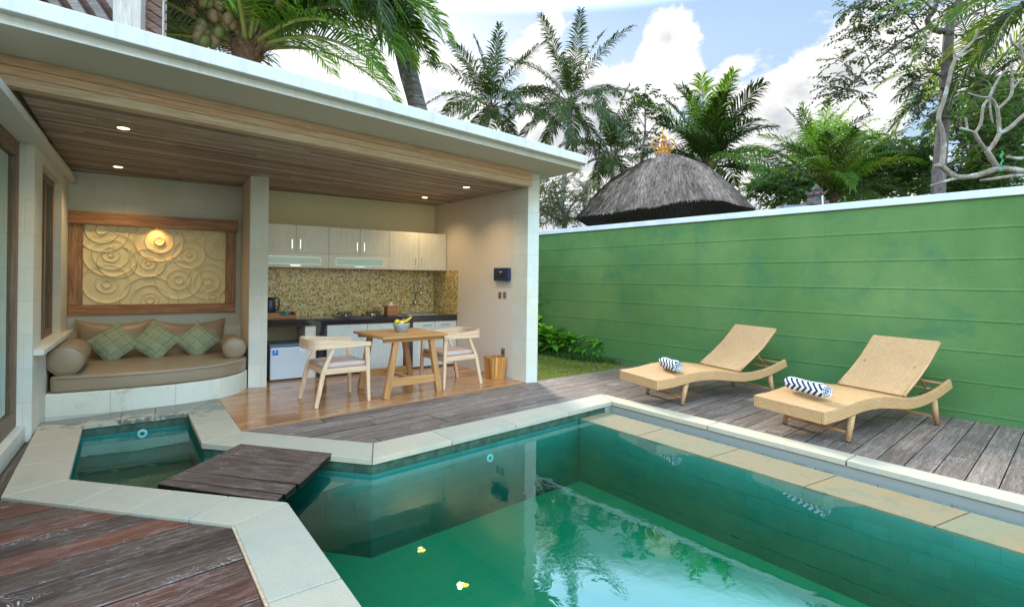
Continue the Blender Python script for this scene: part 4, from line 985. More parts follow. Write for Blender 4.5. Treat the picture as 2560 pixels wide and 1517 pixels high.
# hob
hc = (lk(cpt(862.8, .40, 0)) + lk(cpt(933.5, .40, 0))) / 2; hx0, hx1 = lk(cpt(840, .30, 0)).x, lk(cpt(962, .30, 0)).x
hb = thing('gas_hob', tuple(V((CE.x, CE.y, .852)) + CD * ((hx0 + hx1) / 2) + (-CN) * .36), CA, 'two burner black glass gas hob set on the counter', 'hob')
hw = (hx1 - hx0) / 2
q = MB(); q.box(-hw, hw, -.21, .21, 0, .012); q.build('glass_top', MT['granite'], hb, bevel=.003)
for px in (862.8, 933.5):
    bx = lk(cpt(px, .36, 0)).x - (hx0 + hx1) / 2
    bn = tag(empty('burner', (bx, 0, .012))); bn.parent = hb
    q = MB(); q.lathe([(.055, 0), (.055, .018), (.04, .026), (.0, .026)], 20, cap=False); q.lathe([(.062, 0), (.075, .004), (.075, .010), (.060, .012)], 20); q.build('cap', MT['chrome'], bn, smooth=False)
    q = MB()
    for k in range(6):
        a = k * pi / 3 + .3; c_, s_ = cos(a), sin(a); q.tube([(c_ * .115, s_ * .115, 0), (c_ * .105, s_ * .105, .045), (c_ * .04, s_ * .04, .050)], .007, 6)
    q.tube([(cos(a) * .11, sin(a) * .11, .022) for a in [k * pi / 10 for k in range(21)]], .006, 6, caps=False); q.build('pan_support', MT['black'], bn)
q = MB(); q.lathe([(.022, 0), (.022, .014), (.014, .020), (.0, .020)], 14, (0, -.15, .012), cap=False); q.build('knob', MT['black'], hb)
# tissue box
p = cpt(978.5, .22, .8515); tb = thing('tissue_box', tuple(p), CA + .05, 'square wooden tissue box on the counter beside the hob', 'tissue box')
q = MB(); q.box(-.088, .088, -.075, .075, 0, .155); q.build('box', MT['boxwood'], tb, bevel=.004)
q = MB(); q.box(-.092, .092, -.079, .079, .022, .03); q.build('base_band', MT['oldwood'], tb)
q = MB()
for a in range(3):
    th_ = a * 2.1; q.grid(5, 3, lambda u, v, th_=th_: V((cos(th_) * (u - .5) * .07 * (1 - v * .7) - sin(th_) * .01 * v, sin(th_) * (u - .5) * .07 * (1 - v * .7) + .012 * sin(u * 7) * v, .155 + v * .055)))
q.build('tissue', MT['whiteplastic'], tb)
# tray, cups, kettle
p = cpt(701, .26, .8515); tr = thing('serving_tray', tuple(p), CA, 'brown wooden tray with raised rim at the left end of the counter', 'tray')
tw = (lk(cpt(740, .26, 0)).x - lk(cpt(668, .26, 0)).x) / 2
q = MB(); q.box(-tw, tw, -.16, .16, 0, .014); q.box(-tw, tw, -.16, -.146, .014, .055); q.box(-tw, tw, .146, .16, .014, .09); q.box(-tw, -tw + .014, -.146, .146, .014, .09); q.box(tw - .014, tw, -.146, .146, .014, .09)
q.build('tray_body', MT['boxwood'], tr, bevel=.003)
q = MB(); q.box(-tw + .02, -.02, -.12, .05, .0145, .085); q.build('compartment', MT['boxwood'], tr, bevel=.003)
for px, dy, lab in ((704, .24, 'teal ceramic cup on the tray, the one farther back'), (716.5, .19, 'teal ceramic cup on the tray, the one in front')):
    p = cpt(px, dy, .867); cu = thing('cup', tuple(p), CA, lab, 'cup', 'teal cups on the tray')
    q = MB(); q.lathe([(.028, 0), (.040, .01), (.045, .05), (.043, .085), (.040, .085), (.042, .05), (.036, .014), (.0, .012)], 20, cap=False); q.build('cup_body', MT['teal'], cu, smooth=True)
    q = MB(); q.tube([(.040, 0, .068), (.064, 0, .066), (.070, 0, .045), (.060, 0, .026), (.040, 0, .022)], .005, 6); q.build('handle', MT['teal'], cu, smooth=True)
p = cpt(675, .32, .8525); kt = thing('electric_kettle', tuple(p), CA, 'black and steel electric kettle behind the tray at the partition', 'kettle')
kt.location.z = .94
q = MB(); q.lathe([(.072, 0), (.078, .01), (.076, .10), (.062, .17), (.055, .19)], 24); q.build('jug', MT['darkblue'], kt, smooth=True)
q = MB(); q.lathe([(.056, .19), (.05, .205), (.0, .212)], 20, cap=False); q.build('lid', MT['black'], kt, smooth=True)
q = MB(); q.tube([(.05, 0, .195), (.10, 0, .20), (.125, 0, .17), (.122, 0, .08), (.105, 0, .04), (.072, 0, .03)], .012, 8); q.build('handle', MT['black'], kt, smooth=True)
q = MB(); q.lathe([(.085, -.088), (.085, -.003)], 20); q.build('stand', MT['black'], kt)
# fridge
f0, f1 = lk(onplane(675, 950, CE, CE + CD)).x, lk(onplane(768, 942, CE, CE + CD)).x
fg = thing('mini_fridge', tuple(V((CE.x, CE.y, ZK)) + CD * ((f0 + f1) / 2)), CA, 'small silver fridge with blue energy sticker under the counter', 'fridge'); fw = (f1 - f0) / 2
q = MB(); q.box(-fw, fw, .062, .45, .02, .50); q.build('cabinet', MT['fridgetop'], fg, bevel=.006)
q = MB(); q.box(-fw - .01, fw + .005, .0, .45, .465, .505); q.build('worktop', MT['fridgetop'], fg, bevel=.004)
q = MB(); q.box(-fw, fw, .012, .060, .02, .460); q.build('door', MT['fridge'], fg, bevel=.008)
q = MB(); q.box(-fw + .02, fw - .02, .02, .44, 0, .019); q.build('plinth', MT['black'], fg)
q = MB(); q.box(-fw + .028, -fw + .10, .009, .0115, .355, .430); q.build('energy_sticker', MT['bluesticker'], fg)
q = MB(); q.box(-fw + .028, -fw + .10, .009, .0113, .345, .353); q.build('sticker_foot', MT['whiteplastic'], fg)
def text(body, size, loc_, parent, mat, name, ext=.0006, rot=(pi / 2, 0, 0), bold=False):
    cu = bpy.data.curves.new(name, 'FONT'); cu.body = body; cu.size = size; cu.extrude = ext; cu.align_x = 'CENTER'; cu.align_y = 'CENTER'
    if bold: cu.offset = size * .02
    o = bpy.data.objects.new(name, cu); COL.objects.link(o)
    dg = bpy.context.evaluated_depsgraph_get(); me = bpy.data.meshes.new_from_object(o.evaluated_get(dg)); bpy.data.objects.remove(o)
    me.materials.clear(); me.materials.append(mat); o = bpy.data.objects.new(name, me); COL.objects.link(o); o.parent = parent; o.location = loc_; o.rotation_euler = rot; return o
text('7', .05, (-fw + .064, .0075, .40), fg, MT['whiteplastic'], 'sticker_numeral', bold=True)
q = MB(); q.lathe([(.001, 0), (.034, 0), (.034, .002)], 20, (fw - .055, .0115, .412), Matrix(((1.5, 0, 0), (0, 0, -1), (0, 1, 0)))); q.build('round_sticker', MT['whiteplastic'], fg)
q = MB()
for k in range(3): q.box(fw - .085 + k * .016, fw - .075 + k * .016, .0088, .0094, .424, .428)
for k in range(6): q.box(fw - .095 + k * .014, fw - .086 + k * .014, .0088, .0094, .396, .404)
q.build('sticker_print', MT['ink'], fg)

# ---- wall cabinets
UE = onplane(1116.4, 640, V((-1.13, 8.84, 0)), V((-3.49, 7.31, 0))); UE.z = 0; UDd = (V((-1.13, 8.84, 0)) - V((-3.49, 7.31, 0))).normalized(); UA = atan2(UDd.y, UDd.x)
wc = thing('wall_cabinets', (UE.x, UE.y, 0), UA, 'row of pale wood grain wall cabinets above the mosaic splashback', 'kitchen cabinet')
def su(px): p = onplane(px, 640, UE, UE + UDd); return (p - UE).dot(UDd)
mb = MB(); mb.box(su(655), -.004, .022, .34, 1.583, 2.203); mb.build('carcass', MT['laminate'], wc)
xs = {k: su(k) for k in (655, 739.7, 822, 900, 973, 1047, 1116)}
def hand(par, x, z0, z1):
    q = MB(); q.bar((x, -.022, z0), (x, -.022, z1), .010, .010); q.bar((x, -.022, z0 + .012), (x, .0, z0 + .012), .008, .008); q.bar((x, -.022, z1 - .012), (x, 0, z1 - .012), .008, .008); q.build('handle', MT['chrome'], par)
for a, b, z0, hx, hz in ((655, 739.7, 1.800, 729.5, 1.86), (739.7, 822, 1.800, 750, 1.86), (822, 900, 1.800, 891.7, 1.86), (900, 973, 1.800, 909.3, 1.86), (973, 1047, 1.583, 1038.8, 1.66), (1047, 1116, 1.583, 1054, 1.66)):
    mb = MB(); mb.box(xs[a] + .002, xs[b] - .002, .002, .020, z0, 2.206); d = mb.build('door', MT['laminate'], wc, bevel=.0015); hand(d, su(hx), hz, hz + .13)
for a, b, g0, g1, hx in ((655, 822, 660, 803, 738), (822, 973, 840, 956, 899)):
    z0, z1, gz0, gz1 = 1.583, 1.796, 1.632, 1.742; A_, B_, C_, D_ = xs[a] + .002, xs[b] - .002, su(g0), su(g1)
    mb = MB(); mb.box(A_, B_, .002, .020, z0, gz0); mb.box(A_, B_, .002, .020, gz1, z1); mb.box(A_, C_, .0021, .0199, gz0, gz1); mb.box(D_, B_, .0021, .0199, gz0, gz1)
    d = mb.build('flap', MT['laminate'], wc); q = MB(); q.box(C_, D_, .008, .014, gz0, gz1); q.build('glass_panel', MT['frostglass'], d)
    q = MB(); q.box(C_, D_, .004, .0079, gz0, gz0 + .004); q.box(C_, D_, .004, .0079, gz1 - .004, gz1); q.box(C_, C_ + .004, .004, .0079, gz0, gz1); q.box(D_ - .004, D_, .004, .0079, gz0, gz1); q.build('glass_edge', MT['steel'], d)
    q = MB(); x = su(hx); q.bar((x - .07, -.02, z0 + .03), (x + .07, -.02, z0 + .03), .009, .009); q.bar((x - .06, -.02, z0 + .03), (x - .06, .002, z0 + .03), .007, .007); q.bar((x + .06, -.02, z0 + .03), (x + .06, .002, z0 + .03), .007, .007); q.build('handle', MT['chrome'], d)

# ---- side wall fittings
RA_ = atan2(RDIR.y, RDIR.x)
def rw(px, py): return onplane(px, py, R1 + RN * .001, BR + RN * .001)
def wall_thing(name, px, py, label, cat, group=None):
    p = rw(px, py); return thing(name, tuple(p), atan2(RN.y, RN.x) + pi / 2, label, cat, group)
a_, b_ = rw(1240, 686), rw(1277, 686); wd = (b_ - a_).length; ht = abs(rw(1258, 669.6).z - rw(1258, 702).z)
db = wall_thing('fuse_box', 1258.5, 686, 'dark blue electrical distribution box on the kitchen side wall', 'fuse box')
q = MB(); q.box(-wd / 2, wd / 2, -.05, 0, -ht / 2, ht / 2); q.build('housing', MT['darkblue'], db, bevel=.006)
q = MB(); q.box(-wd * .3, wd * .3, -.056, -.051, -ht * .18, ht * .28); q.build('cover', MT['black'], db, bevel=.01)
q = MB(); q.box(-wd * .08, wd * .10, -.058, -.0565, ht * .16, ht * .20); q.build('badge', MT['whiteplastic'], db)
for px, lab in ((1250.2, 'bronze light switch left of its twin below the fuse box'), (1262.2, 'bronze light switch nearer the corner pillar below the fuse box')):
    s_ = wall_thing('light_switch', px, 737.5, lab, 'light switch', 'bronze light switches')
    q = MB(); q.box(-.034, .034, -.010, 0, -.048, .048); q.build('plate', MT['brass'], s_, bevel=.004)
    q = MB(); q.box(-.018, .018, -.014, -.0105, -.03, .03); q.build('rocker', MT['brass'], s_, bevel=.003)
so_ = wall_thing('power_socket', 1258, 880, 'bronze power socket low on the side wall behind the waste bin', 'power socket')
q = MB(); q.box(-.042, .042, -.010, 0, -.06, .06); q.build('plate', MT['brass'], so_, bevel=.004)
q = MB(); q.lathe([(.001, 0), (.022, 0), (.022, .006)], 16, (0, -.0105, 0), Matrix(((1, 0, 0), (0, 0, 1), (0, -1, 0)))); q.build('outlet', MT['black'], so_)
p = onplane(605, 828, PFL - (PD * .0) + V((-.002, 0, 0)), PFL + PD)
sw = thing('light_switch', tuple(p - V((.004, .003, 0))), atan2(PD.y, PD.x) + pi, 'small pale switch on the partition side above the right bolster', 'light switch')
q = MB(); q.box(-.035, .035, -.008, .006, -.045, .045); q.build('plate', MT['brass'], sw, bevel=.003)
q = MB(); q.box(-.014, .014, -.013, -.0085, -.03, .03); q.build('rocker', MT['whiteplastic'], sw, bevel=.002)

# ---- waste bin
bn_ = thing('waste_bin', (-.235, 7.475, ZK), atan2(.12, .185) , 'square waste bin of streaky acacia wood beside the corner pillar', 'waste bin')
q = MB(); b0, b1, h = .098, .125, .315
for k in range(4):
    M = Matrix.Rotation(k * pi / 2, 4, 'Z')
    bounds = [-1, -.48, .12, .55, 1]
    for i in range(4):
        u0, u1 = bounds[i] + .004, bounds[i + 1] - .004
        vs = [V((u0 * b0, -b0, 0)), V((u1 * b0, -b0, 0)), V((u1 * b1, -b1, h)), V((u0 * b1, -b1, h)), V((u0 * b0, -b0 + .012, 0)), V((u1 * b0, -b0 + .012, 0)), V((u1 * b1, -b1 + .012, h)), V((u0 * b1, -b1 + .012, h))]
        q.add([M @ v for v in vs], [(0, 1, 2, 3), (5, 4, 7, 6), (3, 2, 6, 7), (0, 4, 5, 1), (1, 5, 6, 2), (4, 0, 3, 7)])
q.build('bin_walls', MT['binwood'], bn_)
q = MB(); q.box(-b0 + .01, b0 - .01, -b0 + .01, b0 - .01, .004, .016); q.build('bin_base', MT['binwood'], bn_)

# ---- table
TF, TR, TL = V((-1.513, 6.085, 0)), V((-.94, 6.554, 0)), V((-1.938, 6.69, 0))
tU = (TR - TF).normalized(); tV_ = V((-tU.y, tU.x, 0)); tc_ = (TF + TR + TL + (TR + TL - TF)) / 4
tb_ = thing('dining_table', (tc_.x, tc_.y, ZK), atan2(tU.y, tU.x), 'square teak dining table on splayed trestle legs in the kitchenette', 'table')
H = .748 - ZK; a = .445
q = MB()
for i in range(6):
    y0 = -a + .075 + i * (2 * a - .15) / 6; q.box(-a + .075, a - .075, y0 + .0007, y0 + (2 * a - .15) / 6 - .0007, H - .028, H)
q.build('top_boards', MT['teak'], tb_)
q = MB(); q.box(-a, a, -a, -a + .0745, H - .028, H + .0008); q.box(-a, a, a - .0745, a, H - .028, H + .0008); q.build('top_rail', MT['teak'], tb_, bevel=.003)
q = MB(); q.uvrot = pi / 2; q.box(-a, -a + .0745, -a + .075, a - .075, H - .028, H + .0008); q.box(a - .0745, a, -a + .075, a - .075, H - .028, H + .0008); q.build('top_end', MT['teak'], tb_, bevel=.003)
hf = .37
for sy in (-1, 1):
    y = sy * hf
    q = MB(); q.bar((-a + .045, y, H - .052), (a - .045, y, H - .052), .055, .045); q.build('top_bearer', MT['teak'], tb_, bevel=.003)
    for sx_ in (-1, 1):
        q = MB(); q.bar((sx_ * (hf - .005), y, 0), (sx_ * (hf - .125), y, H - .075), .060, .078, up=(1, 0, 0), w2=.060, h2=.066); q.build('leg', MT['teakv'], tb_, bevel=.003)
    q = MB(); q.bar((-hf + .055, y, .185), (hf - .055, y, .185), .032, .10); q.build('stretcher', MT['teak'], tb_, bevel=.003)
q = MB(); q.uvrot = pi / 2; q.bar((0, -hf - .012, .195), (0, hf + .012, .195), .07, .032); q.build('long_stretcher', MT['teak'], tb_, bevel=.003)
# fruit bowl
p = G(1002, 829, .75); p = V((tc_.x + tU.x * .10 + tV_.x * .03, tc_.y + tU.y * .10 + tV_.y * .03, 0)); p = G(1003.5, 828.5, .75)
bw = thing('stone_bowl', (p.x, p.y, .751), .3, 'speckled grey stone bowl of fruit on the table', 'bowl')
q = MB(); q.lathe([(.072, 0), (.088, .03), (.103, .075), (.108, .112), (.098, .112), (.090, .07), (.07, .025), (.0, .018)], 30, cap=False); q.lathe([(.001, .0), (.072, .0)], 30, cap=False); q.build('bowl_body', MT['bowl'], bw, smooth=True)
def fruit(name, label, cat, dx, dy, dz, r, mat, sc=(1, 1, 1), rz=0):
    o = thing(name, (p.x + dx, p.y + dy, .751 + dz), rz, label, cat); q = MB(); q.ball((0, 0, 0), r * sc[0], r * sc[1], r * sc[2], 16, 10); q.build('fruit', mat, o, smooth=True)
    q = MB(); q.tube([(0, 0, r * sc[2] * .92), (.003, 0, r * sc[2] * 1.12)], .0025, 5); q.build('stalk', MT['oldwood'], o)
fruit('orange', 'yellow round fruit at the left side of the stone bowl', 'fruit', -.055, -.005, .118, .040, MT['banana'])
fruit('mango', 'greenish yellow fruit in the middle of the stone bowl', 'fruit', .0, -.04, .112, .036, MT['mango'], (1.15, 1, 1))
fruit('plum', 'dark purple red fruit behind the yellow fruit in the bowl', 'fruit', .015, .045, .135, .034, MT['applered'])
bb = thing('banana_bunch', (p.x + .055, p.y - .005, .751 + .105), .2, 'small bunch of ripe bananas at the right side of the stone bowl', 'bananas')
for k in range(3):
    q = MB(); pts = [V((-.075 + .15 * t, -.02 + .026 * k, .005 + .055 * t * t + .03 * t - .006 * k)) for t in [i / 8 for i in range(9)]]
    q.tube(pts, [.004, .012, .016, .0175, .018, .0175, .015, .010, .004], 7); q.build('banana', MT['banana'], bb, smooth=True)

# ---- chairs
def make_chair(x, y, ang, label):
    # local: +x is the way the sitter faces
    o = thing('dining_chair', (x, y, ZK), ang, label, 'chair', 'pale wood armchairs at the dining table')
    hb_, hfw = .265, .285; xb, xf = -.305, .305
    for s_ in (-1, 1):
        q = MB(); q.bar((xb, s_ * .285, 0), (xb + .085, s_ * .268, .40), .034, .042, up=(1, 0, 0), h2=.050); q.bar((xb + .0848, s_ * .268, .3995), (xb + .20, s_ * .262, .655), .030, .046, up=(1, 0, 0), h2=.036); q.build('back_leg', MT['ashv'], o, bevel=.004)
        q = MB(); q.bar((xf, s_ * .285, 0), (xf - .025, s_ * .277, .66), .034, .034, up=(1, 0, 0), h2=.052); q.build('front_leg', MT['ashv'], o, bevel=.004)
        q = MB(); q.bar((xb + .10, s_ * .268, .385), (xf - .03, s_ * .276, .385), .026, .062); q.build('side_rail', MT['ash'], o, bevel=.003)
    q = MB(); q.bar((xf - .028, -.265, .385), (xf - .028, .265, .385), .026, .062); q.bar((xb + .092, -.258, .385), (xb + .092, .258, .385), .026, .062); q.build('cross_rail', MT['ash'], o, bevel=.003)
    # bent arm and back rail in one sweep: wide at the back, slim at the arm ends
    prof = []; N = 30
    for i in range(N + 1):
        t = i / N * 2 - 1; s_ = 1 if t > 0 else -1; u = abs(t)
        if u > .42: k = (u - .42) / .58; X = xb + .10 + (xf + .015 - xb - .10) * k; Y = s_ * (.265 + .028 * k)
        else:
            k = u / .42; A_ = k * pi / 2; X = xb + .10 - .155 * cos(A_) ** .8; Y = s_ * .265 * sin(A_) ** .75 if A_ > 0 else 0
        prof.append((X, Y, max(0, (u - .30) / .70)))
    q = MB(); vs = []
    for i, (X, Y, k) in enumerate(prof):
        a0, b0 = prof[max(i - 1, 0)], prof[min(i + 1, N)]; d = V((b0[0] - a0[0], b0[1] - a0[1], 0)).normalized(); n = V((d.y, -d.x, 0))
        top = .745 - .052 * k; bot = top - (.112 - .062 * min(1, k * 1.15)); th = .013 + .009 * k
        c = V((X, Y, 0)); vs += [c - n * th + V((0, 0, bot)), c + n * th + V((0, 0, bot)), c + n * (th + .004) + V((0, 0, top)), c - n * (th - .004) + V((0, 0, top))]
    fs = []
    for i in range(N):
        for k in range(4): fs.append((i * 4 + k, i * 4 + (k + 1) % 4, (i + 1) * 4 + (k + 1) % 4, (i + 1) * 4 + k))
    fs += [(3, 2, 1, 0), (N * 4, N * 4 + 1, N * 4 + 2, N * 4 + 3)]
    q.add(vs, fs); q.build('arm_back_rail', MT['ash'], o, bevel=.004)
    q = MB(); q.solid([(xb + .10, -.25), (xf - .03, -.262), (xf - .015, -.24), (xf - .015, .24), (xf - .03, .262), (xb + .10, .25), (xb + .085, .22), (xb + .085, -.22)], .418, .472); q.build('seat_pad', MT['seatpad'], o, smooth=True, bevel=.016, segs=3, angle=50)
    q = MB(); q.box(xb + .10, xf - .04, -.25, .25, .405, .4165); q.build('seat_board', MT['ash'], o)
    return o
make_chair(-2.083, 6.04, radians(39.5), 'pale wood armchair left of the table with its back to the sofa alcove')
make_chair(-.83, 7.09, radians(221), 'pale wood armchair right of the table near the kitchen side wall')

# ---- sun loungers
def make_lounger(x, y, ang, label, wd):
    o = thing('sun_lounger', (x, y, .001), ang, label, 'sun lounger', 'honey rattan sun loungers on the pool deck')
    L = 2.02; hw_ = wd / 2
    def ztop(t):     # t along length
        pts = [(0, .325), (.25, .345), (.52, .385), (.80, .392), (1.05, .365), (1.30, .335), (1.55, .345), (1.80, .395), (2.02, .465)]
        for (a0, z0), (a1, z1) in zip(pts[:-1], pts[1:]):
            if a0 <= t <= a1 + 1e-6:
                i = pts.index((a0, z0)); zp = pts[max(i - 1, 0)]; zn = pts[min(i + 2, len(pts) - 1)]; k = (t - a0) / (a1 - a0)
                m0 = (z1 - zp[1]) / (a1 - zp[0]) * (a1 - a0); m1 = (zn[1] - z0) / (zn[0] - a0) * (a1 - a0)
                return (2 * k ** 3 - 3 * k * k + 1) * z0 + (k ** 3 - 2 * k * k + k) * m0 + (-2 * k ** 3 + 3 * k * k) * z1 + (k ** 3 - k * k) * m1
        return pts[-1][1]
    hinge = 1.27; TH = .112
    # seat slab
    N = 26; q = MB(); vs = []
    for i in range(N + 1):
        t = i / N * hinge; z = ztop(t); vs += [(t, -hw_ + .03, z - .035), (t, hw_ - .03, z - .035), (t, hw_ - .03, z - .001), (t, -hw_ + .03, z - .001)]
    fs = [(i * 4 + k, (i + 1) * 4 + k, (i + 1) * 4 + (k + 1) % 4, i * 4 + (k + 1) % 4) for i in range(N) for k in range(4)]
    fs += [(0, 1, 2, 3), (N * 4 + 3, N * 4 + 2, N * 4 + 1, N * 4)]
    q.add(vs, fs); q.build('seat', MT['rattan'], o, smooth=True).data.polygons.foreach_set('use_smooth', [False] * (len(fs)))
    # side rails
    for s_ in (-1, 1):
        M2 = 44; q = MB(); vs = []
        for i in range(M2 + 1):
            t = i / M2 * L; z = ztop(t); th = TH - .022 * max(0, (t - 1.1) / .9); y0, y1 = s_ * hw_, s_ * (hw_ - .034)
            lean = .035 * (t / L) ** 3
            vs += [(t + lean, y0, z - th), (t + lean, y1, z - th), (t, y1, z), (t, y0, z)]
        fs = [(i * 4 + k, (i + 1) * 4 + k, (i + 1) * 4 + (k + 1) % 4, i * 4 + (k + 1) % 4) for i in range(M2) for k in range(4)] + [(0, 1, 2, 3), (M2 * 4 + 3, M2 * 4 + 2, M2 * 4 + 1, M2 * 4)]
        if s_ < 0: pass
        else: fs = [f[::-1] for f in fs]
        q.add(vs, fs); q.build('side_rail', MT['rattan'], o, bevel=.006)
    q = MB(); q.box(-.004, .03, -hw_ + .0345, hw_ - .0345, .325 - TH, .3245); q.build('foot_rail', MT['rattan'], o, bevel=.004)
    q = MB(); q.tube([(L - .02, -hw_ + .03, .41), (L - .02, hw_ - .03, .41)], .014, 10); q.tube([(1.45, -hw_ + .03, .30), (1.45, hw_ - .03, .30)], .012, 8); q.build('cross_bar', MT['rattanbar'], o, smooth=True)
    # backrest
    bt = tag(empty('backrest', (hinge + .005, 0, ztop(hinge) + .0))); bt.parent = o; bt.rotation_euler = (0, -radians(37), 0)
    q = MB(); bw_ = hw_ - .045; q.grid(16, 2, lambda u, v: V((u * .80, (v - .5) * 2 * bw_, .028 - .035 * sin(pi * (u * .9 + .05)) + .035 * u)))
    n0 = len(q.v); top = [V(p) for p in q.v]; q2 = MB(); q2.add(top, q.f); q2.add([p - V((0, 0, .026)) for p in top], [f[::-1] for f in q.f])
    R_ = 17
    ring = [i * 3 for i in range(R_)] + [(R_ - 1) * 3 + 1, (R_ - 1) * 3 + 2] + [i * 3 + 2 for i in range(R_ - 2, -1, -1)] + [1]
    q2.f += [(ring[i], ring[(i + 1) % len(ring)], n0 + ring[(i + 1) % len(ring)], n0 + ring[i]) for i in range(len(ring))]
    q2.build('panel', MT['rattan'], bt)
    q = MB()
    for s_ in (-1, 1): q.tube([(.0, s_ * bw_, .018), (.25, s_ * bw_, .0), (.5, s_ * bw_, .0), (.80, s_ * bw_, .04)], .015, 8)
    q.tube([(.80, -bw_, .04), (.80, bw_, .04)], .012, 8); q.build('edge_trim', MT['rattan'], bt, smooth=True)
    # prop frame and notched racks under the backrest
    q = MB()
    for s_ in (-1, 1): q.tube([(hinge + .32, s_ * (hw_ - .12), ztop(hinge) + .27), (1.80, s_ * (hw_ - .12), .37)], .009, 8)
    q.tube([(1.80, -hw_ + .06, .37), (1.80, hw_ - .06, .37)], .010, 8); q.build('prop', MT['rattanbar'], o, smooth=True)
    for s_ in (-1, 1):
        q = MB(); y_ = s_ * (hw_ - .05); pts = [(1.52, .315)]
        for k in range(6): pts += [(1.54 + k * .05, .325 + k * .007), (1.55 + k * .05, .358 + k * .007), (1.575 + k * .05, .335 + k * .007)]
        pts += [(1.86, .385), (1.86, .35), (1.52, .295)]
        n = len(pts); q.add([(x_, y_ - .006, z_) for x_, z_ in pts] + [(x_, y_ + .006, z_) for x_, z_ in pts], [tuple(range(n)), tuple(range(2 * n - 1, n - 1, -1))] + [(i, (i + 1) % n, n + (i + 1) % n, n + i) for i in range(n)])
        q.build('notched_rack', MT['steel'], o)
    for xx, lean, hz in ((.40, .055, ztop(.40) - TH + .02), (1.86, -.075, ztop(1.80) - .10)):
        for s_ in (-1, 1):
            yy = s_ * (hw_ - .045); q = MB(); q.tube([(xx, yy, .012), (xx + lean, yy - s_ * .004, hz)], [.021, .036], 12)
            lg = q.build('leg', MT['rattan'], o, smooth=True); q = MB(); q.lathe([(.020, 0), (.020, .012)], 12, (xx, yy, 0)); q.build('foot', MT['rubber'], lg)
        q = MB(); q.tube([(xx + lean * .3, -hw_ + .05, .085), (xx + lean * .3, hw_ - .05, .085)], .015, 10); q.build('leg_brace', MT['rattanbar'], o, smooth=True)
    return o
def towel(px0, py0, ang, label, L, r, zt_):
    c = G(px0, py0, zt_)
    o = thing('rolled_towel', (c.x, c.y, zt_), radians(ang), label, 'towel', 'rolled navy and white towels'); N, K = 20, 40
    q = MB()
    def fn(u, v):
        th = v * 2 * pi; k = abs(u * 2 - 1); rr = r * (1 + .05 * sin(3 * th + u * 3) + .03 * sin(9 * u)) * (1 - .16 * max(0, (k - .85) / .15) ** 2)
        z = sin(th) * rr * .97
        return V(((u - .5) * L, cos(th) * rr * 1.05, z if z > -r * .9 else -r * .9))
    q.grid(N, K, fn)
    for e in (0, 1):
        vs = []; M2 = 40; turns = 3
        def en(u, v, e=e):
            th = v * 2 * pi; rr = r * .84 * u; sp = .012 * (((u * 3.2 + v) % 1.0) ** 2) * (1 if u < .98 else 0)
            return V((((e - .5) * L) + (1 if e else -1) * (sp + .004 * (1 - u)), cos(th) * rr * 1.05, sin(th) * rr * .97))
        q.grid(16, K, en)
    q.build('towel_roll', MT['towel'], o, smooth=True)
    return o
zz = V((0, 0, 0))
# lounger placement from the ground points of their feet
def place(f1, f2, ang, wd, label):
    m_ = (f1 + f2) / 2; h = V((cos(ang), sin(ang), 0)); p = m_ - h * .40; return make_lounger(p.x, p.y, ang, label, wd)
place(G(1619, 984.6), G(1705.3, 1013), radians(22.5), .74, 'honey rattan sun lounger nearer the garden corner')
place(G(1961.7, 1060), G(2120.4, 1106), radians(25.0), .73, 'honey rattan sun lounger closest to the right of the deck')
towel(1676, 910, -78, 'rolled navy chevron towel on the lounger nearer the garden', .36, .066, .452)
towel(2018, 966, -76, 'rolled navy chevron towel on the lounger farther right', .46, .064, .452)
# grey garden lamp behind the second lounger
p = G(2049, 990); gl = thing('garden_lamp', (p.x - .05, p.y - .08, 0), 0, 'small grey dome topped garden lamp behind the towel of the right lounger', 'garden lamp')
gl.location = G(2047, 1003)
q = MB(); q.lathe([(.045, 0), (.045, .015), (.022, .02), (.022, .15)], 16); q.build('stem', MT['greybase'], gl)
q = MB(); q.lathe([(.078, .145), (.080, .16), (.074, .195), (.052, .225), (.02, .238), (.0, .24)], 24, cap=False); q.lathe([(.001, .146), (.078, .145)], 24, cap=False); q.build('dome', MT['greybase'], gl, smooth=True)
# petals on the water
for px, py, lab in ((1056, 1377, 'small yellow petal floating on the water farther from the camera'), (1163, 1464, 'small yellow petal floating on the water near the bottom of the picture')):
    p = G(px, py, ZW + .014); o = thing('fallen_petal', tuple(p), random.uniform(0, 3), lab, 'petal', 'yellow petals on the water')
    q = MB(); q.grid(6, 4, lambda u, v: V(((u - .5) * .042, (v - .5) * .030 * (1 - (2 * u - 1) ** 4) ** .5, .0015 + .006 * (u - .5) ** 2 + .008 * (v - .5) ** 2)))
    q.build('petal_blade', MT['petal'], o, smooth=True)
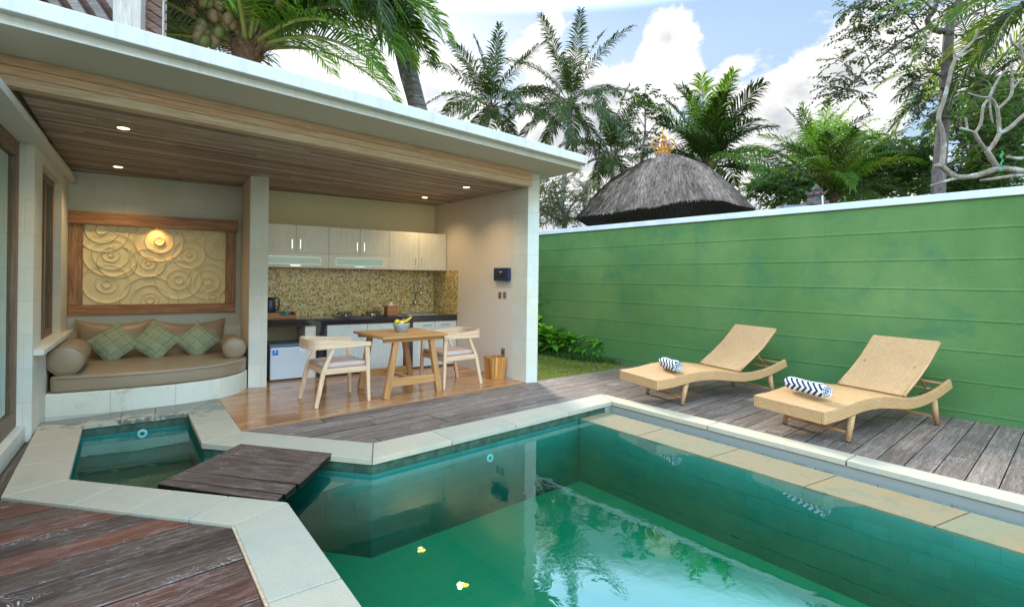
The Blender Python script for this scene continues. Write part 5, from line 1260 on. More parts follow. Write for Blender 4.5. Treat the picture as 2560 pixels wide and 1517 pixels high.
# skimmer leaf: small white scrap on the bridge
# ================================================================ VEGETATION AND THINGS BEYOND THE WALL
def leaf(mb, p, d, n, L, W, fold=.25):
    d = d.normalized(); s_ = d.cross(n)
    if s_.length < 1e-4: s_ = d.orthogonal()
    s_.normalize(); n = s_.cross(d)
    a = p; b = p + d * L * .45 + s_ * W / 2 + n * W * fold * .5; c = p + d * L - n * L * .12; e = p + d * L * .45 - s_ * W / 2 + n * W * fold * .5
    mb.add([a, b, c, e], [(0, 1, 2), (0, 2, 3)])
def rv(r): return V((r.uniform(-1, 1), r.uniform(-1, 1), r.uniform(-1, 1)))
def frond(par, base, az, el0, L, bend, nl, ll, lw_, mat, seed, rib=True, droop=.6, ribmat=None, start=.14, twist=0.0, ribr=.03):
    r = random.Random(seed); m = 16; P = [V(base)]; T = []
    az_ = az
    for i in range(m):
        t = (i + .5) / m; el = el0 - bend * t ** 1.35; az_ += twist / m
        d = V((cos(az_) * cos(el), sin(az_) * cos(el), sin(el))); T.append(d); P.append(P[-1] + d * L / m)
    T.append(T[-1])
    q = MB(); roll = r.uniform(-.35, .35)
    for k in range(nl):
        t = start + (1 - start) * (k + r.uniform(-.3, .3) + .5) / nl; f = min(t, .999) * m; i = int(f); p = P[i].lerp(P[i + 1], f - i); d = T[i]
        side = d.cross(V((0, 0, 1))); side = side.normalized() if side.length > .05 else V((-sin(az), cos(az), 0)); up = side.cross(d)
        side = side * cos(roll) + up * sin(roll); up = side.cross(d)
        ln = ll * (.35 + .65 * sin(pi * min(1, (t * .86 + .12)))) * r.uniform(.72, 1.15)
        for s_ in (-1, 1):
            if r.random() < .08: continue
            sw = .55 + .75 * t + r.uniform(-.1, .1)
            o = (side * s_ * cos(sw * .8) + d * sin(sw * .8) + up * r.uniform(.05, .35)).normalized()
            dr = droop * r.uniform(.7, 1.3)
            p1 = p + o * ln * .5; o2 = (o + V((0, 0, -dr))).normalized(); p2 = p1 + o2 * ln * .3; o3 = (o2 + V((0, 0, -dr * 1.3))).normalized(); p3 = p2 + o3 * ln * .25
            w_ = d.cross(o).cross(o).normalized() * lw_ * .5
            w_ = (w_ + up * lw_ * .1 * r.uniform(-1, 1))
            q.add([p - w_ * .4, p + w_ * .4, p1 + w_, p1 - w_, p2 + w_ * .7, p2 - w_ * .7, p3], [(0, 1, 2, 3), (3, 2, 4, 5), (5, 4, 6)])
    if not rib:
        q.tube([P[i] for i in range(0, m + 1, 3)], [ribr * (1 - i / (m + 3)) for i in range(0, m + 1, 3)], 4, caps=False)
    o = q.build('frond', mat, par)
    if rib:
        q = MB(); q.tube([P[i] for i in range(0, m + 1, 2)], [ribr * (1.15 - i / m) for i in range(0, m + 1, 2)], 6, caps=False); q.build('rib', ribmat or MT['rachis'], o, smooth=True)
    return o
def palm(label, crown, foot, tr, fronds, seed, mat, L, nl=34, ll=.62, lw_=.045, rib=False, nuts=0, nutr=.11, lean=.0, trunkmat=None, nutmat=None, group='coconut palms beyond the pavilion and the wall', mats=None, top_tr=None, droop=.6, ribr=.03):
    r = random.Random(seed); foot = V(foot); crown = V(crown)
    t = thing('coconut_palm', tuple(foot), 0, label, 'palm tree', group); c = crown - foot
    q = MB(); m = 22; pts = []; rad = []
    for i in range(m + 1):
        u = i / m; pts.append(V((c.x * u ** (1 + lean), c.y * u ** (1 + lean), c.z * u))); rad.append(tr * (1.25 - .25 * min(1, u * 8)) * (1 - .28 * u) * (1 + .03 * (-1) ** i))
    q.tube(pts, rad, 14, jitter=.03); q.build('trunk', trunkmat or MT['palmtrunkfar'], t, smooth=True)
    q = MB(); q.lathe([(tr * .75, -.35), (tr * 1.15, -.1), (tr * 1.3, .08), (tr * .9, .3), (.02, .45)], 12, tuple(c), cap=False)
    for k in range(26):
        a = r.uniform(0, 2 * pi); z = r.uniform(-.15, .15); q.bar(c + V((cos(a) * tr, sin(a) * tr, z)), c + V((cos(a) * tr * 2.1, sin(a) * tr * 2.1, z + r.uniform(-.1, .35))), .05, .012, w2=.01)
    q.build('crown_base', MT['crownbase'], t)
    for k, fr in enumerate(fronds):
        az, el, bd, sc = fr[:4]; mm = mats[k % len(mats)] if mats else mat
        if len(fr) > 4: mm = fr[4]
        frond(t, c + V((cos(az) * tr * .5, sin(az) * tr * .5, .05)), az, el, L * sc, bd, nl, ll, lw_, mm, seed * 100 + k, rib, droop, ribr=ribr, twist=r.uniform(-.25, .25))
    for k in range(nuts):
        a = r.uniform(0, 2 * pi); rr = tr * 1.2 + nutr * r.uniform(.4, 1.7); z = -r.uniform(.0, .45); q = MB()
        q.ball(c + V((cos(a) * rr, sin(a) * rr, z)), nutr, nutr, nutr * 1.25, 10, 7, Matrix.Rotation(r.uniform(-.5, .5), 3, 'X')); q.build('coconut', nutmat or MT['coconut'], t, smooth=True)
    return t
def rand_fronds(n, seed, lo=-.5, hi=1.45, bias=1.0, bend=(.9, 1.9)):
    r = random.Random(seed); out = []
    for k in range(n):
        u = (k + .5) / n; el = lo + (hi - lo) * u ** bias; bb = bend[1] + (bend[0] - bend[1]) * max(0, min(1, (el - .1) / 1.3)); out.append((k * 2.39996 + r.uniform(-.2, .2), el + r.uniform(-.1, .1), bb * r.uniform(.8, 1.2) * (1.0 if el > .2 else .6), r.uniform(.82, 1.08)))
    return out
def spray(ml, mbq, base, d, L, n, ls, lw_, r, droop=.25, thick=.008):
    p = V(base); d = V(d).normalized(); st = 5; pts = [p.copy()]
    for i in range(st):
        d = (d + rv(r) * .16 + V((0, 0, -droop * .3))).normalized(); p = p + d * L / st; pts.append(p.copy())
    if mbq is not None: mbq.tube(pts, [thick * (1 - i / (st + 1)) for i in range(st + 1)], 4, caps=False)
    for k in range(n):
        f = (k + .6) / n * st; i = min(st - 1, int(f)); p = pts[i].lerp(pts[i + 1], f - i); dd = (pts[i + 1] - pts[i]).normalized()
        s_ = dd.cross(V((0, 0, 1))); s_ = s_.normalized() if s_.length > .1 else V((1, 0, 0)); sg = 1 if k % 2 else -1
        ld = (s_ * sg * 1.0 + dd * .7 + V((0, 0, -.25)) + rv(r) * .45).normalized()
        leaf(ml, p, ld, V((0, 0, 1)) + rv(r) * .5, ls * r.uniform(.7, 1.2), lw_ * r.uniform(.8, 1.2))
def tree(name, label, D, trunk, limbs, clusters, leafmat, ls, lw_, seed, per=1.0, bark=None, group=None, spl=.55, depth=None, cat='tree', droop=.25, foot=None):
    """trunk/limbs: lists of (px, py, radius[, depth offset]); clusters: (px, py, rx_px, ry_px, sprays[, depth offset])"""
    r = random.Random(seed)
    def pt(e, k=3): return at(e[0], e[1], D + (e[k] if len(e) > k else 0))
    tp = [pt(e) for e in trunk]
    low = tp[0]; base = V((low.x, low.y, -.05)) if foot is None else V(foot)
    pts = [base] + tp if low.z > .2 else tp
    t = thing(name, (base.x, base.y, 0), 0, label, cat, group); O = V((base.x, base.y, 0))
    q = MB(); rad = [trunk[0][2] * 1.15] * (len(pts) - len(tp)) + [e[2] for e in trunk]
    sp = smooth_curve([p - O for p in pts], 4); rs = []
    for i in range(len(sp)):
        f = i / (len(sp) - 1) * (len(rad) - 1); k = min(int(f), len(rad) - 2); rs.append(rad[k] + (rad[k + 1] - rad[k]) * (f - k))
    q.tube(sp, rs, 10, jitter=.05); nodes = list(sp[len(sp) // 3:])
    for lb in limbs:
        lp = smooth_curve([pt(e) - O for e in lb], 3); rr = []
        for i in range(len(lp)):
            f = i / (len(lp) - 1) * (len(lb) - 1); k = min(int(f), len(lb) - 2); rr.append(lb[k][2] + (lb[k + 1][2] - lb[k][2]) * (f - k))
        q.tube(lp, rr, 7, jitter=.05); nodes += lp
    ml = MB(); tw = MB(); pix = D / FOC
    for cl in clusters:
        cx, cy, rx, ry, ns = cl[:5]; c = at(cx, cy, D + (cl[5] if len(cl) > 5 else 0)) - O
        nb = min(nodes, key=lambda n_: (n_ - c).length); mid = nb.lerp(c, .5) + V((0, 0, .08)) + rv(r) * .08
        q.tube([nb, mid, c], [.022, .016, .010], 5, caps=False)
        for k in range(max(1, int(ns * per))):
            o = V((r.gauss(0, .42) * rx * pix, r.gauss(0, .42) * rx * pix * .9, r.gauss(0, .42) * ry * pix)); p = c + o
            d = V((o.x, o.y, o.z * .3)) + rv(r) * .25 * rx * pix
            spray(ml, tw, p, d, spl * r.uniform(.6, 1.2), r.randint(7, 12), ls, lw_, r, droop)
    q.build('trunk', bark or MT['bark'], t, smooth=True)
    nl_ = len(ml.f); ml.add(tw.v, tw.f); cr = ml.build('crown', leafmat, t); cr.data.materials.append(bark or MT['bark'])
    mi = [0] * nl_ + [1] * (len(ml.f) - nl_); cr.data.polygons.foreach_set('material_index', mi)
    return t

# ---- nearest coconut palm, top left, with nuts
c0 = at(618, 128, 10.0)
F = []
r = random.Random(3)
for (az, el, bd, sc) in [(-8, 70, 150, 1.1), (4, 64, 135, 1.2), (-22, 60, 150, 1.12), (12, 55, 120, 1.1), (-14, 50, 115, 1.12), (-38, 58, 140, 1.0), (22, 66, 150, 1.1), (-30, 20, 85, .9), (2, 72, 165, 1.15), (-52, 48, 120, .9),
                         (-70, 30, 95, .9), (40, 50, 80, 1.0), (60, 30, 70, 1.0), (90, 45, 70, 1.0), (120, 25, 70, 1.0), (150, 50, 60, 1.0), (175, 20, 55, .9), (200, 35, 70, .9), (-110, 62, 70, .8), (15, 76, 160, 1.2), (-5, 45, 120, 1.1), (-15, 14, 70, .8), (8, 60, 130, 1.25), (-2, 80, 170, 1.25), (-10, 66, 150, 1.0), (6, 70, 160, 1.0), (-18, 72, 165, 1.1), (10, 62, 150, 1.0), (0, 56, 140, 1.05), (-6, 76, 175, 1.0), (16, 74, 165, 1.2), (-26, 68, 160, .95), (3, 84, 170, 1.2), (-12, 38, 110, .95)]:
    F.append((radians(az), radians(el), radians(bd), sc))
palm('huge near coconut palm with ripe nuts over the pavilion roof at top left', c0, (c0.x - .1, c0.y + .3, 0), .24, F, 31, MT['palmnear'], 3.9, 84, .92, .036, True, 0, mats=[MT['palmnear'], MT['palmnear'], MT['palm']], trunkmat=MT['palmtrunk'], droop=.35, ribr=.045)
npalm = [o for o in COL.objects if o.name.startswith('coconut_palm')][0]
fo = V((c0.x - .1, c0.y + .3, 0))
for px, py, g_ in [(545, 42, 0), (565, 66, 0), (534, 40, 0), (580, 60, 1), (548, 80, 0), (506, 62, 1), (512, 86, 1), (496, 92, 1), (512, 104, 1), (530, 108, 1), (500, 75, 1), (526, 12, 0), (548, 14, 0), (480, 22, 0), (505, 8, 1), (570, 48, 1), (684, 4, 0), (700, 10, 0), (538, 100, 0), (490, 10, 0), (520, 30, 1)]:
    p = at(px, py, 9.55 + random.uniform(-.1, .1)) - fo; q = MB(); q.ball(p, .10, .10, .125, 14, 10, Matrix.Rotation(random.uniform(-.5, .5), 3, 'Y')); q.build('coconut', MT['coconut'] if random.random() < .6 else MT['coconutgreen'], npalm, smooth=True)
q = MB()
for k in range(14):
    a = at(630, 110, 9.95) - fo; b = at(random.uniform(500, 570), random.uniform(20, 100), 9.6) - fo; q.tube([a, a.lerp(b, .5) + V((0, 0, .12)), b], .012, 5, caps=False)
for k in range(26):
    a = at(625 + random.uniform(-14, 14), 140 - k * 3.2, 9.85) - fo; az = random.uniform(-.9, .9); b = a + V((sin(az) * .55, -.12, .45 + random.uniform(0, .3))); q.bar(a, b, .11, .03, up=(0, 1, 0), w2=.05, h2=.02)
q.build('fruit_stalks', MT['crownbase'], npalm)

# ---- leaning trunk whose crown is above the frame
D1 = 11.6; c1 = at(810, -620, D1); f1 = at(1201, 700, D1); f1.z = 0
pl = palm('tall leaning coconut palm whose grey ringed trunk rises behind the roof', c1, f1, .235, rand_fronds(20, 5, -.25, 1.4, 1.0, (.9, 1.6)), 41, MT['palm'], 3.3, 60, .75, .034, True, 8, lean=0, trunkmat=MT['palmtrunk'], ribr=.04)
# ---- distant palms against the sky
def far_palm(label, cx, cy, D, trunk_px, n, seed, L, lo, hi, bias=1.0, nuts=6, tr=.17, mats=None, nl=60, ll=.95, lw_=.062, lean=0.0, bend=(.45, 1.9), extra=()):
    c = at(cx, cy, D); f = at(trunk_px[0], trunk_px[1], D); u = (c.z) / max(.1, (c.z - f.z)); foot = V((c.x + (f.x - c.x) * u, c.y, 0))
    return palm(label, c, foot, tr, rand_fronds(n, seed, lo, hi, bias, bend) + list(extra), seed, MT['palm'], L, nl, ll, lw_, False, nuts, .16, lean, mats=mats, nutmat=MT['coconutgreen'])
far_palm('far coconut palm with dense upright crown just right of the leaning trunk', 1227, 272, 30, (1212, 330), 26, 61, 5.0, -.75, 1.52, .8, 8)
far_palm('far coconut palm with a full trunk seen beside the roof corner', 1427, 262, 30, (1402, 560), 24, 62, 5.0, -.95, 1.52, .85, 8, lean=.1)
far_palm('shorter far coconut palm left of the thatched roof', 1530, 392, 32, (1533, 470), 22, 63, 4.3, -.9, 1.5, .8, 8)
far_palm('coconut palm with upright shuttlecock crown right behind the thatched roof', 1768, 418, 20, (1770, 520), 28, 64, 3.5, -.15, 1.5, .55, 6, mats=[MT['palm'], MT['palm'], MT['palmnear']], bend=(.55, 1.5), nl=66, ll=.95, lw_=.050,
         extra=[(radians(10), .35, 1.0, 1.1), (radians(-5), .05, .7, 1.1), (radians(-15), -.1, .6, 1.1), (radians(170), .4, 1.2, .9)])
far_palm('young yellowish palm rising inside the bright green bush', 2085, 490, 15, (2085, 520), 26, 65, 2.3, -.1, 1.5, .7, 0, mats=[MT['palmyel'], MT['palmnear'], MT['palm']], nl=44, ll=.5, lw_=.035, tr=.10, bend=(.8, 1.9), extra=[(radians(195), .9, 2.2, .75, MT['deadleaf'])])
far_palm('slim palm with spiky upright fronds behind the bright green bush', 2045, 420, 19, (2045, 520), 18, 66, 2.6, .2, 1.5, .8, 0, mats=[MT['palm'], MT['palmnear']], nl=36, ll=.5, lw_=.04, tr=.10)
far_palm('shaggy palm with drooping fronds behind the tall grey trunk', 2450, 215, 16, (2455, 520), 26, 67, 3.1, -1.0, 1.3, .9, 4, mats=[MT['palm'], MT['palm'], MT['palmyel']], nl=46, ll=.6, lw_=.04)
c6 = at(2630, -10, 10.5)
palm('near palm whose yellow green fronds sweep in from the upper right corner', c6, (c6.x + .2, c6.y, 0), .2, rand_fronds(22, 68, -.7, 1.4, 1.0, (.7, 1.5)) + [(radians(180), .1, .6, 1.1), (radians(195), -.1, .6, 1.0), (radians(165), .35, .9, 1.1)], 68, MT['palm'], 2.9, 52, .6, .034, True, 0, mats=[MT['palmyel'], MT['palm'], MT['palmnear']])

# ---- broadleaf trees
R_ = random.Random(12)
def ring_cl(cx, cy, rx, ry, n, s, ns, seed, dz=1.0):
    r = random.Random(seed); out = []
    for k in range(n):
        a = r.uniform(0, 2 * pi); u = sqrt(r.uniform(.02, 1)); out.append((cx + cos(a) * rx * u, cy + sin(a) * ry * u, s * r.uniform(.7, 1.2), s * r.uniform(.5, .8), ns, r.uniform(-dz, dz)))
    return out
TRG = 'broadleaf trees beyond the green wall'
tree('broadleaf_tree', 'tall grey trunked tree with layered dark leaves at the upper right', 12.5,
     [(2346, 490, .15), (2350, 400, .14), (2362, 276, .125), (2372, 79, .11), (2390, 30, .09), (2408, -60, .08), (2420, -160, .05)],
     [[(2372, 79, .075), (2335, 75, .07), (2318, 50, .06), (2335, 28, .05), (2347, -20, .04), (2350, -90, .02)], [(2322, 66, .035), (2272, 92, .030), (2218, 130, .026), (2176, 163, .02), (2143, 196, .014), (2134, 226, .008)],
      [(2335, 28, .03), (2290, -10, .025), (2220, -20, .02), (2150, 20, .012)], [(2365, 200, .03), (2330, 180, .025), (2290, 200, .02), (2260, 260, .012)], [(2372, 79, .04), (2420, 40, .03), (2480, 10, .02)], [(2362, 280, .02), (2310, 290, .015), (2290, 250, .01)],
      [(2390, 30, .03), (2460, -40, .02)], [(2300, 80, .02), (2260, 30, .015), (2190, 30, .01)]],
     [(2120, 25, 32, 18, 16), (2160, 20, 30, 16, 14), (2150, 60, 34, 16, 18), (2200, 30, 40, 20, 18), (2250, 15, 40, 20, 18), (2290, 45, 34, 24, 14), (2190, 80, 40, 18, 20), (2240, 110, 34, 20, 14), (2130, 90, 30, 14, 12), (2150, 130, 36, 16, 16), (2110, 160, 34, 14, 14), (2160, 185, 30, 14, 14),
      (2090, 190, 28, 12, 14), (2075, 215, 22, 10, 12), (2110, 225, 26, 10, 12), (2085, 245, 22, 10, 10), (2140, 240, 26, 10, 10), (2170, 215, 14, 8, 6), (2240, 160, 22, 12, 10), (2255, 190, 16, 10, 8), (2290, 130, 40, 26, 16), (2300, 180, 36, 20, 14), (2310, 230, 32, 20, 14), (2290, 265, 30, 16, 12), (2320, 100, 30, 24, 12),
      (2330, 290, 30, 20, 14), (2285, 300, 28, 12, 10), (2340, 20, 30, 20, 12), (2430, 20, 40, 20, 12), (2480, 50, 40, 20, 14), (2220, -10, 60, 20, 18), (2330, -40, 60, 24, 16), (2310, 250, 30, 30, 10), (2270, 230, 20, 14, 8)],
     MT['leafdark'], .105, .05, 21, .95, None, TRG, .42, droop=.2)
tree('broadleaf_tree', 'slender thin leaved tree standing behind the carved roof finial', 20,
     [(1601, 470, .07), (1604, 405, .06), (1606, 372, .055), (1612, 340, .045), (1613, 290, .03), (1612, 240, .015)],
     [[(1606, 398, .03), (1622, 378, .025), (1640, 362, .015)], [(1606, 372, .03), (1598, 350, .022), (1580, 320, .012)], [(1610, 345, .025), (1640, 310, .018), (1655, 280, .01)], [(1612, 320, .02), (1590, 280, .014), (1575, 255, .008)], [(1606, 390, .02), (1580, 372, .012)]],
     [(1600, 240, 24, 12, 7), (1625, 245, 26, 12, 7), (1645, 260, 20, 12, 6), (1575, 262, 24, 12, 7), (1598, 275, 20, 12, 5), (1650, 290, 22, 14, 6), (1570, 300, 22, 14, 6), (1630, 300, 18, 10, 5), (1588, 320, 18, 10, 4), (1660, 318, 18, 14, 5), (1640, 335, 14, 8, 3), (1580, 345, 16, 10, 4), (1620, 262, 20, 10, 4), (1565, 330, 16, 12, 4), (1610, 228, 14, 8, 3)],
     MT['leafdark'], .16, .085, 22, 1.0, None, TRG, .5)
tree('broadleaf_tree', 'pale olive airy tree in the gap between the corner pillar and the thatched roof', 17,
     [(1410, 600, .09), (1412, 540, .08), (1395, 500, .06), (1385, 470, .03)], [[(1412, 540, .04), (1440, 500, .03), (1465, 470, .015)], [(1395, 500, .03), (1365, 480, .02), (1350, 450, .01)], [(1412, 560, .04), (1375, 540, .02)]],
     ring_cl(1405, 500, 80, 75, 60, 28, 8, 23) + [(1360, 370, 20, 12, 3, 3), (1350, 390, 20, 12, 4, 3), (1400, 395, 30, 14, 4, 3), (1380, 420, 30, 14, 5, 3)], MT['leafolive'], .12, .045, 23, 1.0, None, TRG, .45)
tree('broadleaf_tree', 'round bright green bushy tree over the middle of the green wall', 18,
     [(2080, 560, .16), (2075, 480, .12), (2080, 400, .07)], [[(2075, 480, .07), (2030, 430, .05), (2000, 400, .02)], [(2078, 440, .06), (2130, 400, .04), (2160, 360, .02)], [(2075, 490, .06), (1990, 470, .03), (1930, 470, .02)]],
     ring_cl(2090, 385, 100, 78, 66, 36, 10, 24, 1.6) + ring_cl(2130, 445, 75, 50, 34, 34, 10, 25, 1.2), MT['leafbright'], .15, .07, 24, 1.0, None, TRG, .5)
tree('broadleaf_tree', 'low dark leaved tree spreading right above the thatched roof edge', 15,
     [(1990, 560, .12), (1985, 500, .09), (1960, 480, .05)], [[(1960, 480, .04), (1920, 470, .025), (1895, 480, .012)], [(1985, 500, .05), (2010, 450, .03)]],
     ring_cl(1970, 470, 85, 36, 44, 28, 10, 26, .8) + [(1905, 500, 20, 12, 8, 0), (1900, 470, 18, 10, 7, 0), (1925, 445, 20, 10, 7, 0)], MT['leafmid'], .13, .065, 26, 1.0, None, TRG, .4)
tree('broadleaf_tree', 'dense green tree filling the gap just left of the tall grey trunk', 17,
     [(2262, 560, .13), (2258, 470, .10), (2255, 400, .06), (2262, 340, .03)], [[(2258, 470, .05), (2220, 420, .03), (2200, 380, .02)], [(2256, 420, .05), (2300, 380, .03), (2320, 350, .015)], [(2258, 480, .05), (2310, 450, .03)]],
     ring_cl(2250, 425, 95, 75, 80, 32, 10, 27, 1.4), MT['leafmid'], .15, .07, 27, 1.0, None, TRG, .45)
tree('broadleaf_tree', 'massive dark tree closing the right edge behind the bare branches', 14.5,
     [(2480, 560, .2), (2475, 440, .16), (2470, 320, .1), (2480, 220, .05)], [[(2475, 440, .08), (2420, 380, .05), (2390, 330, .03)], [(2475, 400, .08), (2540, 330, .05), (2580, 260, .03)], [(2472, 320, .06), (2430, 250, .03)], [(2475, 440, .07), (2560, 430, .04)]],
     ring_cl(2490, 320, 105, 130, 130, 40, 11, 28, 1.6) + ring_cl(2430, 450, 90, 34, 40, 30, 10, 29, 1.0), MT['leafmid'], .14, .07, 28, .8, None, TRG, .5)
# ---- bare frangipani with stubby pale limbs just behind the wall
DF = 8.2
def fpt(x, y, dz=0.0): return at(1800 + x / 2.393, y / 2.393, DF + dz)
ft = thing('frangipani_tree', tuple(V((at(2660, 700, DF).x, DF, 0))), 0, 'bare frangipani with thick pale stubby limbs just behind the right end of the wall', 'tree'); FO = V((at(2660, 700, DF).x, DF, 0))
q = MB()
def limb(pts, r0, r1, ring=10):
    P = smooth_curve([fpt(*p) - FO for p in pts], 5); n = len(P); q.tube(P, [.68 * (r0 + (r1 - r0) * i / (n - 1)) * (1.0 + (.10 if i % 5 == 0 else 0)) for i in range(n)], ring, jitter=.05); q.ball(P[-1], r1 * .70, n=9, m=6)
fb = [(0, 0, -.05)]
P = [V((0, 0, -.05)), V((-.05, 0, 1.2)), fpt(1990, 1100) - FO, fpt(1860, 1040) - FO]; P = smooth_curve(P, 5); q.tube(P, [.13 - .055 * i / (len(P) - 1) for i in range(len(P))], 12, jitter=.04)
for pts, r0, r1 in [([(1860, 1040), (1760, 1018), (1660, 1012), (1560, 1045), (1440, 1062), (1380, 1040), (1330, 1000), (1295, 992)], .078, .05), ([(1325, 1000), (1340, 880), (1328, 780), (1308, 705), (1340, 600), (1370, 480), (1385, 410), (1410, 350)], .055, .034),
                    ([(1410, 350), (1455, 330), (1510, 295)], .034, .026), ([(1412, 348), (1470, 290), (1520, 240), (1538, 180)], .032, .024), ([(1520, 240), (1580, 215)], .022, .018), ([(1412, 350), (1400, 310)], .028, .024),
                    ([(1660, 1005), (1625, 950), (1598, 905)], .062, .055), ([(1598, 905), (1560, 860), (1525, 795)], .045, .038), ([(1525, 795), (1480, 780), (1440, 768)], .034, .026), ([(1525, 795), (1560, 740), (1575, 640), (1600, 600)], .034, .026), ([(1480, 780), (1470, 710)], .026, .022),
                    ([(1598, 905), (1640, 860), (1672, 800)], .05, .042), ([(1672, 800), (1668, 720), (1660, 655)], .042, .038), ([(1660, 655), (1640, 610), (1612, 585)], .036, .03), ([(1612, 585), (1550, 580), (1488, 560)], .028, .02), ([(1612, 585), (1640, 520), (1680, 455), (1740, 395)], .03, .022),
                    ([(1660, 655), (1710, 610), (1745, 560), (1750, 470)], .034, .028), ([(1750, 470), (1742, 382)], .026, .022), ([(1745, 540), (1800, 475)], .026, .022), ([(1612, 585), (1620, 680), (1632, 738)], .024, .018), ([(1672, 800), (1740, 760), (1819, 690), (1900, 640)], .048, .042),
                    ([(1430, 1064), (1350, 1085), (1262, 1112)], .04, .022), ([(1860, 1045), (1740, 1055), (1640, 1070), (1560, 1080)], .05, .03), ([(1905, 640), (1850, 460), (1800, 300), (1795, 210)], .04, .024), ([(1800, 300), (1750, 260), (1735, 205)], .028, .022), ([(1900, 940), (1790, 950), (1720, 940)], .05, .032), ([(1905, 640), (1930, 500)], .04, .03)]:
    limb(pts, r0, r1)
P = smooth_curve([fpt(1860, 1040) - FO, fpt(1960, 900) - FO, fpt(1905, 640) - FO], 5); q.tube(P, .055, 9)
q.build('limbs', MT['barkpale'], ft, smooth=True)
q = MB(); Pn = [fpt(1685 + 8 * sin(k * 1.7), 905 + k * 12, -.09) - FO for k in range(11)]; q.tube(Pn, [.011 + .005 * (k % 2) for k in range(11)], 6)
cdo = thing('plastic_cord', tuple(FO), 0, 'bright green plastic cord hanging on the pale frangipani limb', 'cord'); q.build('cord_strand', MT['greynet'], cdo)

# ---- thatched pavilion roof with gilded finial
ZE = 3.27
Kc, Lc, Rc = at(1779, 494, 11.0), at(1428, 545, 15.0), at(1900, 527, 12.9)
Kc.z = Lc.z = Rc.z = 0; Bc = Lc + Rc - Kc
th = thing('thatched_pavilion', tuple((Kc + Bc) / 2), 0, 'pavilion with domed grey thatched roof rising behind the green wall', 'pavilion'); TO = (Kc + Bc) / 2
ap = at(1657, 398, TO.y) ; ap = V((ap.x - TO.x, 0, ap.z))
cor = [c - TO for c in (Kc, Rc, Bc, Lc)]
ztop_ = ap.z
def eave(a):      # a in 0..4 round the rounded rectangle
    i = int(a) % 4; f = a - int(a); p0, p1 = cor[i], cor[(i + 1) % 4]; p = p0.lerp(p1, f); k = 1 - (abs(f - .5) * 2) ** 6 * .06
    return V((p.x * k, p.y * k, 0))
def roof_pt(a, u, extra=0.0):
    e = eave(a); s_ = u ** .92; rr = .13 + .87 * s_; zz_ = ztop_ - (ztop_ - ZE) * (u ** 1.12) - .0
    zz_ += .20 * sin(pi * min(1, u * 1.05)) ** .9 + .05 * mnoise.noise(V((e.x * rr, e.y * rr, 1.3)) * 1.3)
    x = ap.x * (1 - u) + e.x * rr * u ** .04; y = e.y * rr
    return V((ap.x * (1 - u) + e.x * rr, y, zz_ + extra))
q = MB(); NA, NU = 96, 26
q.grid(NA, NU, lambda u, v: roof_pt(u * 4 % 4 if u < 1 else 0.0, v)); 
sm_ = q.build('thatch', MT['thatch'], th, smooth=True)
# strands lying down the slope, ragged at the eave
q = MB(); r = random.Random(77)
for k in range(15000):
    a = r.uniform(0, 4); u = r.uniform(.0, 1.0) ** .7; du = r.uniform(.05, .12); a2 = a + r.uniform(-.02, .02)
    p0 = roof_pt(a, u, .004 + r.uniform(0, .02)); p1 = roof_pt(a2 % 4, min(1.045, u + du), r.uniform(.002, .028)); d = (p1 - p0)
    s_ = d.cross(V((0, 0, 1)));
    if s_.length < 1e-4: continue
    s_ = s_.normalized() * r.uniform(.006, .013); q.add([p0 - s_, p0 + s_, p1], [(0, 1, 2)])
q.build('thatch_strands', MT['thatch'], sm_)
q = MB(); m = 120; top = [roof_pt(i * 4 / m, 1.0) + V((0, 0, -.012)) for i in range(m)]; bot = []
for i in range(m):
    p = top[i]; l = sqrt(p.x ** 2 + p.y ** 2); bot.append(V((p.x * (1 - .42 / l), p.y * (1 - .42 / l), ZE - .28 - .02 * r.random())))
inn = [V((b_.x * .70, b_.y * .70, b_.z + .35)) for b_ in bot]
q.add(top + bot + inn, [(i, m + i, m + (i + 1) % m, (i + 1) % m) for i in range(m)] + [(m + i, 2 * m + i, 2 * m + (i + 1) % m, m + (i + 1) % m) for i in range(m)])
for k in range(5000):
    a = r.uniform(0, m); i = int(a) % m; p = top[i].lerp(top[(i + 1) % m], a % 1); b_ = bot[i].lerp(bot[(i + 1) % m], a % 1); u = r.random(); p0 = p.lerp(b_, u); p1 = p0 + (b_ - p) * .18 + V((r.uniform(-.02, .02), r.uniform(-.02, .02), -.03)); q.add([p0 - V((.006, 0, 0)), p0 + V((.006, 0, 0)), p1], [(0, 1, 2)])
q.build('thatch_edge', MT['thatchend'], th)
for c in cor:
    q = MB(); q.box(-.07, .07, -.07, .07, 0, 3.1, Matrix.Translation(c * .72)); q.build('post', MT['gablebrown'], th, bevel=.01)
fn = tag(empty('finial', (ap.x, 0, ztop_ - .08))); fn.parent = th; fn.scale = (.82, .82, 1.1)
q = MB(); q.lathe([(.27, 0), (.25, .05), (.20, .10), (.19, .13), (.24, .16)], 24); q.build('finial_foot', MT['redpaint'], fn, smooth=True)
q = MB()
for k in range(10):
    a = k * 2 * pi / 10; M = Matrix.Rotation(a, 4, 'Z'); q.add([M @ V(v) for v in ((.20, -.055, .10), (.20, .055, .10), (.245, 0, .21), (.17, 0, .12))], [(0, 1, 2), (1, 3, 2), (3, 0, 2)])
q.build('finial_petals', MT['tealpaint'], fn)
q = MB(); q.lathe([(.22, .15), (.24, .20), (.18, .26), (.20, .32), (.13, .40), (.10, .46), (.12, .50), (.07, .56), (.03, .60)], 16, cap=True)
